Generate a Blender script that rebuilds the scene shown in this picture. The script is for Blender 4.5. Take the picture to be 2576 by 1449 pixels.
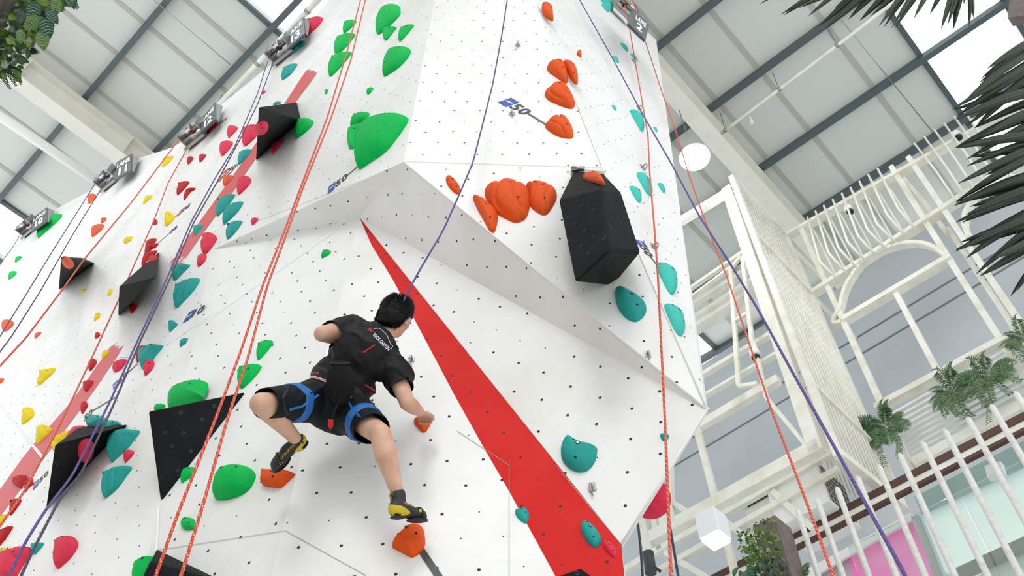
import bpy, bmesh, math, random
from mathutils import Vector, Matrix, noise
from mathutils.bvhtree import BVHTree
from mathutils.geometry import tessellate_polygon
random.seed(7)
for o in list(bpy.data.objects): bpy.data.objects.remove(o)
sc = bpy.context.scene
COL = sc.collection
FPX = 2300.0
PITCH = math.radians(53.13)
CAM = Vector((0, 0, 1.5))
# ---------------------------------------------------------------- camera
cd = bpy.data.cameras.new('camera'); cam = bpy.data.objects.new('camera', cd); COL.objects.link(cam)
cam.location = CAM; cam.rotation_euler = (math.pi/2 + PITCH, 0, 0)
cd.sensor_width = 36; cd.lens = FPX/2576*36; cd.clip_start = .05; cd.clip_end = 300
sc.camera = cam
# ---------------------------------------------------------------- light
sc.view_settings.view_transform = 'Standard'; sc.view_settings.look = 'None'
sc.view_settings.gamma = 1; sc.view_settings.use_curve_mapping = False
sc.view_settings.exposure = 0.1
w = bpy.data.worlds.new('world'); sc.world = w; w.use_nodes = True
bg = w.node_tree.nodes['Background']; bg.inputs[0].default_value = (.93, .97, 1, 1); bg.inputs[1].default_value = 1.35
sd = bpy.data.lights.new('sun', 'SUN'); sd.energy = .7; sd.angle = math.radians(16); sd.color = (1, .98, .94)
so = bpy.data.objects.new('sun', sd); COL.objects.link(so)
so.rotation_euler = Vector((.12, .74, -.64)).to_track_quat('-Z', 'Y').to_euler()

# ---------------------------------------------------------------- helpers
CF = Vector((0, math.cos(PITCH), math.sin(PITCH))); CU = Vector((0, -math.sin(PITCH), math.cos(PITCH))); CR = Vector((1, 0, 0))
def ray(x, y): return CR*((x-1288)/FPX) + CU*((724.5-y)/FPX) + CF
def at(x, y, t): return CAM + ray(x, y)*t
def proj(P):
    d = P-CAM; z = d.dot(CF)
    return (1288+FPX*d.dot(CR)/z, 724.5-FPX*d.dot(CU)/z)
class Plane:
    """a plane of the place: point p, outward unit normal n, horizontal e, up f"""
    def __init__(s, p, n):
        s.p = Vector(p); s.n = Vector(n).normalized()
        if s.n.dot(CAM-s.p) < 0: s.n = -s.n
        up = Vector((0, 0, 1))
        if abs(s.n.z) > .95: up = Vector((0, 1, 0))
        s.e = up.cross(s.n).normalized(); s.f = s.n.cross(s.e)
    def hit(s, x, y, h=0):
        d = ray(x, y); return CAM + d*((s.p + s.n*h - CAM).dot(s.n)/d.dot(s.n))
    def foot(s, x, y, h=0):
        return s.hit(x, y, h) - s.n*h
    def uv(s, P): q = P-s.p; return (q.dot(s.e), q.dot(s.f))
    def xyz(s, u, v, h=0): return s.p + s.e*u + s.f*v + s.n*h
def plane3(a, b, c): return Plane(a, (b-a).cross(c-a))

def lin(c): return tuple((v/255/12.92 if v/255 <= .04045 else ((v/255+.055)/1.055)**2.4) for v in c)
MATS = {}
def mat(name, rgb, rough=.5, metal=0, bump=0, bscale=40, var=0, vscale=3, emit=0, trans=0, spec=.5, vrgb=None):
    if name in MATS: return MATS[name]
    m = bpy.data.materials.new(name); m.use_nodes = True; nt = m.node_tree; b = nt.nodes['Principled BSDF']
    c = lin(rgb); b.inputs['Base Color'].default_value = (*c, 1)
    b.inputs['Roughness'].default_value = rough; b.inputs['Metallic'].default_value = metal
    b.inputs['Specular IOR Level'].default_value = spec
    tc = nt.nodes.new('ShaderNodeTexCoord')
    if emit: b.inputs['Emission Color'].default_value = (*c, 1); b.inputs['Emission Strength'].default_value = emit
    if trans: b.inputs['Transmission Weight'].default_value = trans; b.inputs['IOR'].default_value = 1.1
    if var:
        nz = nt.nodes.new('ShaderNodeTexNoise'); nz.inputs['Scale'].default_value = vscale; nz.inputs['Detail'].default_value = 6
        nt.links.new(tc.outputs['Object'], nz.inputs['Vector'])
        mx = nt.nodes.new('ShaderNodeMix'); mx.data_type = 'RGBA'
        c2 = lin(vrgb) if vrgb else tuple(v*(1-var) for v in c)
        mx.inputs[6].default_value = (*c, 1); mx.inputs[7].default_value = (*c2, 1)
        rp = nt.nodes.new('ShaderNodeValToRGB'); rp.color_ramp.elements[0].position = .42; rp.color_ramp.elements[1].position = .68
        nt.links.new(nz.outputs[0], rp.inputs[0]); nt.links.new(rp.outputs[0], mx.inputs[0]); nt.links.new(mx.outputs[2], b.inputs['Base Color'])
    if bump:
        nb = nt.nodes.new('ShaderNodeTexNoise'); nb.inputs['Scale'].default_value = bscale; nb.inputs['Detail'].default_value = 4
        bp = nt.nodes.new('ShaderNodeBump'); bp.inputs['Strength'].default_value = bump; bp.inputs['Distance'].default_value = .01
        nt.links.new(tc.outputs['Object'], nb.inputs['Vector']); nt.links.new(nb.outputs[0], bp.inputs['Height']); nt.links.new(bp.outputs[0], b.inputs['Normal'])
    MATS[name] = m; return m
def tag(o, label=None, cat=None, group=None, kind=None):
    if label: o['label'] = label
    if cat: o['category'] = cat
    if group: o['group'] = group
    if kind: o['kind'] = kind
    return o
def empty(name, loc):
    o = bpy.data.objects.new(name, None); o.location = loc; o.empty_display_size = .1; COL.objects.link(o); return o
def thing(name, loc, label, cat, group=None): return tag(empty(name, loc), label, cat, group)
class MB:
    def __init__(s): s.v = []; s.f = []; s.m = []; s.sm = []
    def add(s, vs, fs, mi=0, smooth=False):
        k = len(s.v); s.v += [Vector(v) for v in vs]
        for f in fs: s.f.append([i+k for i in f]); s.m.append(mi); s.sm.append(smooth)
    def box(s, c, ax, ay, az, mi=0):
        c, ax, ay, az = map(Vector, (c, ax, ay, az)); vs = [c+ax*i+ay*j+az*k for i in (-1, 1) for j in (-1, 1) for k in (-1, 1)]
        s.add(vs, [(0, 1, 3, 2), (4, 6, 7, 5), (0, 4, 5, 1), (2, 3, 7, 6), (0, 2, 6, 4), (1, 5, 7, 3)], mi)
    def bar(s, a, b, w, d, side, mi=0):
        """box bar from a to b: width w across 'side' x axis, depth d along side"""
        a, b = Vector(a), Vector(b); ax = (b-a); n = Vector(side); n = (n-ax*(n.dot(ax)/ax.length_squared)).normalized(); q = ax.cross(n).normalized()
        s.box((a+b)/2, ax/2, q*w/2, n*d/2, mi)
    def tube(s, pts, r, n=10, mi=0, r2=None, cap=True, pattern=None, smooth=True):
        pts = [Vector(p) for p in pts]; k0 = len(s.v); N = len(pts)
        t0 = (pts[1]-pts[0]).normalized(); ref = Vector((0, 0, 1)) if abs(t0.z) < .9 else Vector((1, 0, 0)); x = ref.cross(t0).normalized()
        for i, p in enumerate(pts):
            t = (pts[min(i+1, N-1)]-pts[max(i-1, 0)]).normalized(); x = (x - t*x.dot(t)).normalized(); y = t.cross(x)
            rr = r if r2 is None else r+(r2-r)*i/(N-1)
            if callable(r): rr = r(i/(N-1))
            for j in range(n):
                a = 2*math.pi*j/n; s.v.append(p + x*math.cos(a)*rr + y*math.sin(a)*rr)
        for i in range(N-1):
            for j in range(n):
                s.f.append([k0+i*n+j, k0+i*n+(j+1) % n, k0+(i+1)*n+(j+1) % n, k0+(i+1)*n+j])
                s.m.append(pattern(i, j) if pattern else mi); s.sm.append(smooth)
        if cap:
            s.f.append([k0+j for j in range(n)][::-1]); s.m.append(mi); s.sm.append(False)
            s.f.append([k0+(N-1)*n+j for j in range(n)]); s.m.append(mi); s.sm.append(False)
    def sphere(s, c, r, n=12, mi=0, sx=1, sy=1, sz=1, M=None):
        vs = []; fs = []; c = Vector(c)
        for i in range(n+1):
            th = math.pi*i/n
            for j in range(2*n):
                ph = math.pi*j/n; q = Vector((math.sin(th)*math.cos(ph)*r*sx, math.sin(th)*math.sin(ph)*r*sy, math.cos(th)*r*sz))
                vs.append(c + (M @ q if M else q))
        for i in range(n):
            for j in range(2*n): a = i*2*n+j; b = i*2*n+(j+1) % (2*n); fs.append((a, a+2*n, b+2*n, b))
        s.add(vs, fs, mi, True)
    def build(s, name, mats, parent=None, loc=None, bevel=0, seg=2):
        o_ = Vector(loc) if loc is not None else (parent.matrix_basis.translation.copy() if parent else Vector((0, 0, 0)))
        if parent and loc is None: o_ = wloc(parent)
        me = bpy.data.meshes.new(name); me.from_pydata([v-o_ for v in s.v], [], s.f)
        for m in (mats if isinstance(mats, (list, tuple)) else [mats]): me.materials.append(m)
        me.polygons.foreach_set('material_index', s.m); me.polygons.foreach_set('use_smooth', s.sm); me.update()
        ob = bpy.data.objects.new(name, me); COL.objects.link(ob)
        if parent: ob.parent = parent; ob.location = o_-wloc(parent)
        else: ob.location = o_
        if bevel:
            b = ob.modifiers.new('bevel', 'BEVEL'); b.width = bevel; b.segments = seg; b.limit_method = 'ANGLE'; b.angle_limit = math.radians(25)
        return ob
def wloc(o):
    p = Vector((0, 0, 0))
    while o: p += o.location; o = o.parent
    return p
def center(vs): return sum((Vector(v) for v in vs), Vector())/len(vs)
def inpoly(x, y, P):
    c = False; j = len(P)-1
    for i in range(len(P)):
        if (P[i][1] > y) != (P[j][1] > y) and x < (P[j][0]-P[i][0])*(y-P[i][1])/(P[j][1]-P[i][1])+P[i][0]: c = not c
        j = i
    return c
def Z(x0, y0, s): return lambda pts: [(x0+x/s, y0+y/s) for x, y in pts]
zA = Z(420, 200, 4.6); zB = Z(420, 480, 4.6); zC = Z(0, 900, 4.6); zD = Z(0, 1134, 4.6); zE = Z(500, 0, 3); zF = Z(0, 483, 3); zG = Z(0, 966, 3)
zH = Z(0, 0, 3); zI = Z(1144, 0, 3); zJ = Z(1144, 400, 3); zK = Z(1144, 966, 3); zW = Z(600, 1000, 3.228); zV = Z(644, 700, 3.864); zP = Z(0, 0, 1)
def textmesh(s, bold=0.0, spacing=1.0):
    c = bpy.data.curves.new('t', 'FONT'); c.body = s; c.size = 1; c.offset = bold; c.space_character = spacing; c.resolution_u = 3
    o = bpy.data.objects.new('t', c); COL.objects.link(o); bpy.context.view_layer.update()
    me = bpy.data.meshes.new_from_object(o); vs = [v.co.copy() for v in me.vertices]; fs = [tuple(p.vertices) for p in me.polygons]
    bpy.data.objects.remove(o); bpy.data.meshes.remove(me)
    x0 = min(v.x for v in vs); x1 = max(v.x for v in vs); y0 = min(v.y for v in vs); y1 = max(v.y for v in vs)
    return [((v.x-x0)/(x1-x0), (v.y-y0)/(y1-y0)) for v in vs], fs, (x1-x0)/(y1-y0)

# ---------------------------------------------------------------- materials
M_roof = mat('roof_sheet', (214, 217, 211), .7, bump=.15, bscale=3)
M_joint = mat('roof_joint', (182, 184, 174), .7)
M_purlin = mat('purlin_steel', (84, 96, 100), .5)
M_cream = mat('cream_paint', (238, 235, 224), .55, var=.06, vscale=3)
M_cream2 = mat('cream_steel', (242, 241, 232), .5, var=.1, vscale=4, vrgb=(228, 223, 206))
M_white = mat('white_paint', (240, 240, 238), .5)
M_grey = mat('grey_wall_panel', (188, 194, 198), .6, var=.12, vscale=.5)
M_dark = mat('dark_rubber', (30, 32, 34), .6)
M_steel = mat('steel', (170, 168, 165), .3, metal=.9)
M_black = mat('volume_black', (15, 17, 19), .7, bump=.12, bscale=220, var=.3, vscale=6, vrgb=(24, 26, 29), spec=.14)
M_wood = mat('grey_wood', (120, 108, 104), .7, var=.3, vscale=12)
M_brown = mat('brown_steel', (84, 54, 46), .5)
M_hole = mat('hole_dark', (48, 50, 52), .8)
M_floor = mat('floor_mat', (222, 220, 214), .8)
def wallmat():
    m = mat('wall_white', (240, 240, 237), .42, spec=.3); nt = m.node_tree; b = nt.nodes['Principled BSDF']
    tc = nt.nodes.new('ShaderNodeTexCoord'); n1 = nt.nodes.new('ShaderNodeTexNoise'); n1.inputs['Scale'].default_value = .9; n1.inputs['Detail'].default_value = 8; n1.inputs['Roughness'].default_value = .62
    nt.links.new(tc.outputs['Object'], n1.inputs['Vector'])
    r = nt.nodes.new('ShaderNodeValToRGB'); r.color_ramp.elements[0].position = .45; r.color_ramp.elements[0].color = (*lin((242, 242, 240)), 1)
    r.color_ramp.elements[1].position = .8; r.color_ramp.elements[1].color = (*lin((222, 219, 210)), 1)
    nt.links.new(n1.outputs[0], r.inputs[0]); nt.links.new(r.outputs[0], b.inputs['Base Color'])
    n2 = nt.nodes.new('ShaderNodeTexNoise'); n2.inputs['Scale'].default_value = 260; bp = nt.nodes.new('ShaderNodeBump'); bp.inputs['Strength'].default_value = .25; bp.inputs['Distance'].default_value = .004
    nt.links.new(tc.outputs['Object'], n2.inputs['Vector']); nt.links.new(n2.outputs[0], bp.inputs['Height']); nt.links.new(bp.outputs[0], b.inputs['Normal'])
    return m
M_wall = wallmat()
M_red = mat('wall_red', (208, 36, 34), .6, bump=.1, bscale=200, var=.15, vscale=2, vrgb=(216, 48, 44), spec=.12)
HC = {'green': (0, 188, 84), 'pink': (226, 56, 84), 'teal': (44, 160, 154), 'mint': (72, 196, 182), 'red': (186, 34, 38), 'orange': (230, 88, 30), 'coral': (224, 94, 54), 'yellow': (236, 208, 28)}
for k, c in HC.items(): mat('hold_'+k, c, .62, bump=.2, bscale=350, spec=.16, var=.12, vscale=30)

# ---------------------------------------------------------------- roof
D1 = ray(-2405, 3345).normalized(); D2 = ray(5130, 3900).normalized(); D2 = (D2-D1*D1.dot(D2)).normalized()
RO = Vector((0, 17*CF.y/CF.z, 18.5)); RN = D1.cross(D2).normalized()
if RN.z > 0: RN = -RN
roofP = Plane(RO, RN)
def rp(s, r, h=0): return RO + D1*s + D2*r + RN*h          # h = how far below the sheets
def sr(x, y, h=0):
    q = roofP.hit(x, y, h)-RO; return q.dot(D1), q.dot(D2)
R0, R1 = -12.5, 9.2
bands = [(-15, -11.24), (-9.72, -2.4), (-.98, 6.9), (8.4, 11)]
for i, (a, b) in enumerate(bands):
    m = MB(); c = rp((a+b)/2, (R0+R1)/2, -.06); m.box(c, D1*(b-a)/2, D2*(R1-R0)/2, RN*.06, 0)
    s = a + (.0 if i else .5)
    ss = [x for x in (-14.4, -13.4, -12.4, -8.69, -7.28, -6.3, -5.1, -4.15, -3.2, -.12, .87, 1.82, 2.82, 3.83, 4.72, 6.02, 9.3, 10.2) if a < x < b]
    for x in ss: m.box(rp(x, (R0+R1)/2, .008), D1*.045, D2*(R1-R0)/2, RN*.008, 1)
    for x in (a+.05, b-.05): m.box(rp(x, (R0+R1)/2, .03), D1*.05, D2*(R1-R0)/2, RN*.03, 2)
    tag(m.build('ceiling', [M_roof, M_joint, M_purlin], loc=c), kind='structure')
pur = [-11.1, -9.38, -7.71, -5.95, -4.2, -2.5, -.78, 1.02, 2.69, 4.6, 6.4]
for r in pur:
    m = MB(); m.box(rp(-2, r, .08), D1*13, D2*.03, RN*.07, 0); m.box(rp(-2, r+.015, .155), D1*13, D2*.058, RN*.01, 0)
    lab = {-9.38: 'dark grey roof purlin crossing behind the white I-beam on the left', -7.71: 'dark grey roof purlin running down to the edge just left of the LANE 12 sign',
           -2.5: 'dark grey roof purlin ending at the top right corner of the white tower', -.78: 'dark grey roof purlin meeting the cream beam above the glowing round lamp',
           1.02: 'dark grey roof purlin next below the one over the round lamp', 2.69: 'dark grey roof purlin just above the bent cream pickets',
           4.6: 'dark grey roof purlin low behind the cream frames at the tower edge'}.get(r)
    if lab is None: lab = 'dark grey roof purlin mostly hidden %s' % {-11.1: 'behind the top left leaves', -5.95: 'behind the tower by LANE 13', -4.2: 'behind the top of the tower', 6.4: 'furthest back at the grey wall'}[r]
    tag(m.build('roof_purlin', M_purlin, loc=rp(-2, r, .2)), lab, 'roof beam', 'dark purlins under the roof')
def ibeam(s, label, w=.34, d=.62):
    m = MB(); L = (R1-R0)/2; r = (R0+R1)/2
    m.box(rp(s, r, .24), D1*w/2, D2*L, RN*.012); m.box(rp(s, r, .24+d), D1*w/2, D2*L, RN*.015); m.box(rp(s, r, .24+d/2), D1*.012, D2*L, RN*d/2)
    for i in range(9): m.box(rp(s, R0+2+2.3*i, .24+d/2), D1*w/2.05, D2*.008, RN*d/2.05)
    return tag(m.build('roof_beam', M_cream, loc=rp(s, r, .5)), label, 'roof beam', 'cream I-beams under the roof')
sL = sr(200, 262, .24)[0]; sR = sr(1850, 385, .24)[0]
ibeam(sL, 'broad cream I-beam crossing the upper left roof above the LANE 11 sign')
ibeam(sR, 'broad cream I-beam running down right from the tower behind the round lamp')
# pipes under the roof
def pipe(px0, px1, h, r, mt, label, name='roof_pipe', ext=0, clamps=0):
    a = roofP.hit(*px0, h); b = roofP.hit(*px1, h); d = (b-a); a = a-d*ext; b = b+d*ext
    if clamps == 0:
        m = MB(); m.tube([a, b], r, 14); return tag(m.build(name, mt, loc=a), label, 'pipe')
    t = thing(name, a, label, 'pipe'); m = MB(); m.tube([a, b], r, 14); m.build('tube', mt, t)
    for k in range(clamps):
        p = a+(b-a)*((k+.7)/clamps); m = MB(); m.tube([p-d.normalized()*.03, p+d.normalized()*.03], r*1.25, 12); m.tube([p, roofP.foot(*proj(p), .0)+Vector((0, 0, 0)) if False else p - RN*h], .008, 6); m.build('hanger', M_steel, t)
    return t
pipe((-60, 252), (243, 455), 1.1, .10, M_white, 'fat white round duct running down to the LANE 11 pulley', 'air_duct', .3)
pipe((800, 0), (555, 258), .75, .05, M_cream2, 'thin cream pipe slanting between the LANE 13 and LANE 12 signs', 'roof_pipe', .25, 3)
pipe((1777, 364), (2257, 0), .7, .032, M_cream2, 'thin cream sprinkler pipe crossing the right roof from the round lamp', 'sprinkler_pipe', .1, 4)
pipe((387, 0), (580, 163), .2, .008, M_steel, 'thin tie rod between two dark purlins at upper left', 'tie_rod')
pipe((2108, 40), (2347, 333), .2, .01, M_steel, 'thin tie rod crossing two dark purlins at upper right', 'tie_rod')
q = roofP.hit(1885, 288, .7); m = MB(); m.tube([q, q+RN*.28], .02, 8); m.tube([q+RN*.26, q+RN*.32], .035, 8)
tag(m.build('fire_sprinkler', M_cream2, loc=q), 'small sprinkler drop hanging from the cream pipe on the right', 'sprinkler')

# ---------------------------------------------------------------- unseen wall added at left to cut light on the tower's left faces
m = MB(); m.box((-7.5, -5, 6.5), (.1, 0, 0), (0, 8, 0), (0, 0, 6.5)); tag(m.build('shade_wall_left', mat('shade_wall_grey', (150, 146, 140), .8), loc=(-7.5, -5, 6.5)), kind='structure')
# ---------------------------------------------------------------- ground
m = MB(); m.box((0, 2, -.05), (22, 0, 0), (0, 18, 0), (0, 0, .05)); tag(m.build('floor', M_floor, loc=(0, 2, 0)), kind='structure')  # out-of-view floor added for light bounce, pale to brighten the roof

# ---------------------------------------------------------------- climbing tower planes
C0 = at(1015, 407, 6.3); ymid = C0.y
PM = Plane(C0, (0, -1, 0))
T2 = PM.hit(1514, 423)
KK = PM.hit(1345, 0)
dR = Vector((.743, .669, 0)); PR = Plane(T2, dR.cross(KK-T2))
B1 = PR.hit(1778, 1030)
aL = math.radians(52.7); PL = Plane(C0, (-math.cos(aL), -math.sin(aL), 0))
PT = plane3(C0, T2, B1)
L1 = PL.hit(535, 628); X2 = PL.hit(400, 1270)
C1 = at(905, 548, 6.8)
PU = plane3(C0, B1, C1); PUL = plane3(L1, C0, C1)
P2 = plane3(L1, C1, X2)
Q = P2.hit(736, 1232)
PM2 = Plane(C1, Vector((.996, -.09, 0)).cross(Q-C1))
GG = PM2.hit(1563, 1370)
PR2 = plane3(C1, B1, GG)
ext = lambda a, b, k: b+(b-a)*k
X3 = ext(L1, X2, .75); Q3 = ext(C1, Q, .9)
TOPZ = 14.85
Ctop = Vector((C0.x, C0.y, TOPZ)); Ktop = ext(T2, KK, 1.4); Ktop = T2+(KK-T2)*((TOPZ-T2.z)/(KK.z-T2.z))
Ltop = [PL.hit(*p) for p in [(850, -25), (700, 147), (557, 263), (480, 345), (430, 372), (343, 400), (220, 483), (133, 530), (50, 578), (0, 670), (-80, 830)]]
Ltop[0] = PL.hit(850, -25)
Rs = PR.hit(1650, 100); Rt = PR.hit(1545, 0)
panels = {
 'L': (PL, [C0, Ctop] + Ltop + [PL.hit(-80, 1900), X3, X2, L1]),
 'M': (PM, [C0, T2, Ktop, Ctop]),
 'T': (PT, [C0, B1, T2]),
 'R': (PR, [T2, B1, Rs, Rt, Ktop]),
 'U': (PU, [C0, C1, B1]),
 'UL': (PUL, [L1, C1, C0]),
 'L2': (P2, [L1, X2, X3, Q3, Q, C1]),
 'M2': (PM2, [C1, Q, Q3, PM2.hit(1640, 2000), GG]),
 'R2': (PR2, [C1, GG, B1]),
}
tower = thing('climbing_wall', (0, 4.2, 0), 'tall white faceted climbing tower with a red stripe and an overhanging bulge', 'climbing wall')
for k, (P, V) in panels.items():
    m = MB(); n = len(V); c = center(V)
    tris = tessellate_polygon([V])
    vs = [v.copy() for v in V]+[v-P.n*.025 for v in V]
    fs = []
    for t in tris:
        t = list(t); nn = (V[t[1]]-V[t[0]]).cross(V[t[2]]-V[t[0]])
        if nn.dot(P.n) < 0: t = t[::-1]
        fs.append(tuple(t)); fs.append(tuple(i+n for i in t[::-1]))
    fs += [(i, (i+1) % n, (i+1) % n+n, i+n) for i in range(n)]
    m.add(vs, fs, 0)
    poly = [P.uv(v) for v in V]; us = [p[0] for p in poly]; ws = [p[1] for p in poly]
    sp = .185 if k in ('M', 'T', 'U', 'M2', 'R2', 'UL') else .2
    tilt = {'M2': .0, 'R2': .35, 'T': .4, 'U': .2}.get(k, 0); ct, st = math.cos(tilt), math.sin(tilt)
    cx = (min(us)+max(us))/2; cy = (min(ws)+max(ws))/2; R_ = int(max(max(us)-min(us), max(ws)-min(ws))/sp*.75)+3
    for i in range(-R_, R_+1):
        for j in range(-R_, R_+1):
            a = (i+.5*(j % 2))*sp; b = j*sp*.92
            u = cx+a*ct-b*st+random.uniform(-.014, .014); v_ = cy+a*st+b*ct+random.uniform(-.014, .014)
            if not inpoly(u, v_, poly): continue
            if P.xyz(u, v_).z < 2.2: continue
            rr = {'L': .0055, 'R': .006, 'M': .0066, 'T': .0072, 'U': .0075}.get(k, .0082) if random.random() < .85 else .004
            o0 = P.xyz(u, v_, .0015); k0 = [o0+P.e*rr*math.cos(t*math.pi/4)+P.f*rr*math.sin(t*math.pi/4) for t in range(8)]
            m.add(k0, [tuple(range(8))], 1)
    m.build('wall_panel', [M_wall, M_hole], tower, loc=c)
# side faces that close the tower
m = MB(); bk = Vector((-.35, 1, 0))*2.2
for a, b in ((Rs, B1), (B1, GG), (GG, PM2.hit(1640, 2000)), (Rt, Rs), (Ktop, Rt)):
    m.add([a, b, b+bk, a+bk], [(0, 1, 2, 3)])
m.build('side_panel', M_wall, tower, loc=center([Rs, B1, GG]))
# painted stripes
def strip(P, pts, mt, name, par, h=.003):
    V = [P.hit(*p)+P.n*h for p in pts]; m = MB(); n = len(V)
    fs = []
    for t in tessellate_polygon([V]):
        t = list(t)
        if (V[t[1]]-V[t[0]]).cross(V[t[2]]-V[t[0]]).dot(P.n) < 0: t = t[::-1]
        fs.append(tuple(t))
    m.add(V, fs); return m.build(name, mt, par, loc=center(V))
strip(PM2, [(905, 548), (935, 617), (986, 700), (1044, 806), (1144, 995), (1221, 1133), (1281, 1236), (1397, 1449), (1500, 1640), (1590, 1640), (1563, 1370)], M_red, 'painted_stripe', tower, .0012)
for o in [o for o in COL.objects if o.name.startswith('painted_stripe')]: pass
def worn(name):
    m = mat(name, (216, 92, 92), .45); nt = m.node_tree; b = nt.nodes['Principled BSDF']
    tc = nt.nodes.new('ShaderNodeTexCoord'); nz = nt.nodes.new('ShaderNodeTexNoise'); nz.inputs['Scale'].default_value = 14; nz.inputs['Detail'].default_value = 8
    nt.links.new(tc.outputs['Object'], nz.inputs['Vector'])
    at_ = nt.nodes.new('ShaderNodeAttribute'); at_.attribute_name = 'wear'
    ad = nt.nodes.new('ShaderNodeMath'); ad.operation = 'ADD'; nt.links.new(nz.outputs[0], ad.inputs[0]); nt.links.new(at_.outputs['Fac'], ad.inputs[1])
    r = nt.nodes.new('ShaderNodeValToRGB'); r.color_ramp.elements[0].position = .78; r.color_ramp.elements[0].color = (*lin((208, 66, 68)), 1)
    r.color_ramp.elements[1].position = .98; r.color_ramp.elements[1].color = (*lin((240, 238, 234)), 1)
    nt.links.new(ad.outputs[0], r.inputs[0]); nt.links.new(r.outputs[0], b.inputs['Base Color']); return m
M_worn = worn('worn_red_paint')
def wornstripe(P, lft, rgt, wear):
    m = MB(); n = 14; pts = []; wr = []
    def samp(pl, t):
        k = t*(len(pl)-1); i = min(int(k), len(pl)-2); f = k-i; return (pl[i][0]+(pl[i+1][0]-pl[i][0])*f, pl[i][1]+(pl[i+1][1]-pl[i][1])*f)
    for i in range(n+1):
        t = i/n
        for s_ in (lft, rgt): pts.append(P.hit(*samp(s_, t))+P.n*.002); wr.append(wear(t))
    m.add(pts, [(2*i, 2*i+2, 2*i+3, 2*i+1) for i in range(n)])
    o = m.build('painted_stripe', M_worn, tower, loc=center(pts)); a = o.data.attributes.new('wear', 'FLOAT', 'POINT'); a.data.foreach_set('value', wr)
    if sum(p.normal.dot(P.n) for p in o.data.polygons) < 0: o.data.flip_normals()
wornstripe(PL, [(775, 172), (755, 200), (717, 259), (648, 355), (559, 480), (451, 628), (425, 665)], [(800, 180), (787, 200), (746, 254), (668, 365), (588, 480), (473, 641), (445, 685)], lambda t: max(0, .55-8*t) + max(0, (t-.72)*1.6))
wornstripe(PL, [(285, 862), (259, 900), (180, 1011), (70, 1134), (0, 1232), (-60, 1310)], [(312, 868), (293, 900), (228, 996), (128, 1130), (0, 1300), (-60, 1380)], lambda t: max(0, .55-5*t))
# seams between plywood sheets (thin dark lines)
M_seam = mat('seam', (168, 166, 158), .8)
m = MB()
def seam(P, a, b, w_=.003):
    A = P.hit(*a)+P.n*.0035; B = P.hit(*b)+P.n*.0035; q = (B-A).cross(P.n).normalized()*w_/2; m.add([A-q, B-q, B+q, A+q], [(0, 1, 2, 3)])
for P, a, b in [(PT, (1015, 407), (1515, 423)), (P2, (395, 1385), (718, 1336)), (PM2, (718, 1336), (922, 1449)), (PM2, (1281, 1170), (1281, 1449)), (PM2, (1150, 1085), (1281, 1172)),
                (P2, (540, 795), (838, 588)), (PL, (420, 870), (545, 785)), (PL, (560, 420), (800, 238)), (PL, (0, 745), (310, 545)), (PL, (330, 420), (480, 345)), (PL, (350, 1449), (392, 1388)), (PL, (0, 1020), (107, 1150)),
                (PL, (300, 900), (350, 900)), (PM, (1446, 253), (1514, 423)), (PR, (1514, 423), (1535, 460)), (PR2, (1144, 865), (1563, 1370)), (PL, (640, 560), (1000, 420)), (PT, (1514, 423), (1778, 1030))]:
    seam(P, a, b)
m.build('seam', M_seam, tower, loc=C0)
M_brightline = mat('bright_line_white', (250, 250, 250), .3)
m = MB(); seam(PL, (0, 1020), (107, 1150), .02); seam(P2, (400, 1275), (395, 1385), .014); m.build('bright_line', M_brightline, tower, loc=X2)  # white lines; the corner one paints in the highlight along the crease
m = MB()
for a, b in ((C0, B1), (B1, GG), (T2, B1), (B1, Rs)): m.tube([a, b], .006, 6)
m.build('edge_trim', M_white, tower, loc=B1)

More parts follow.
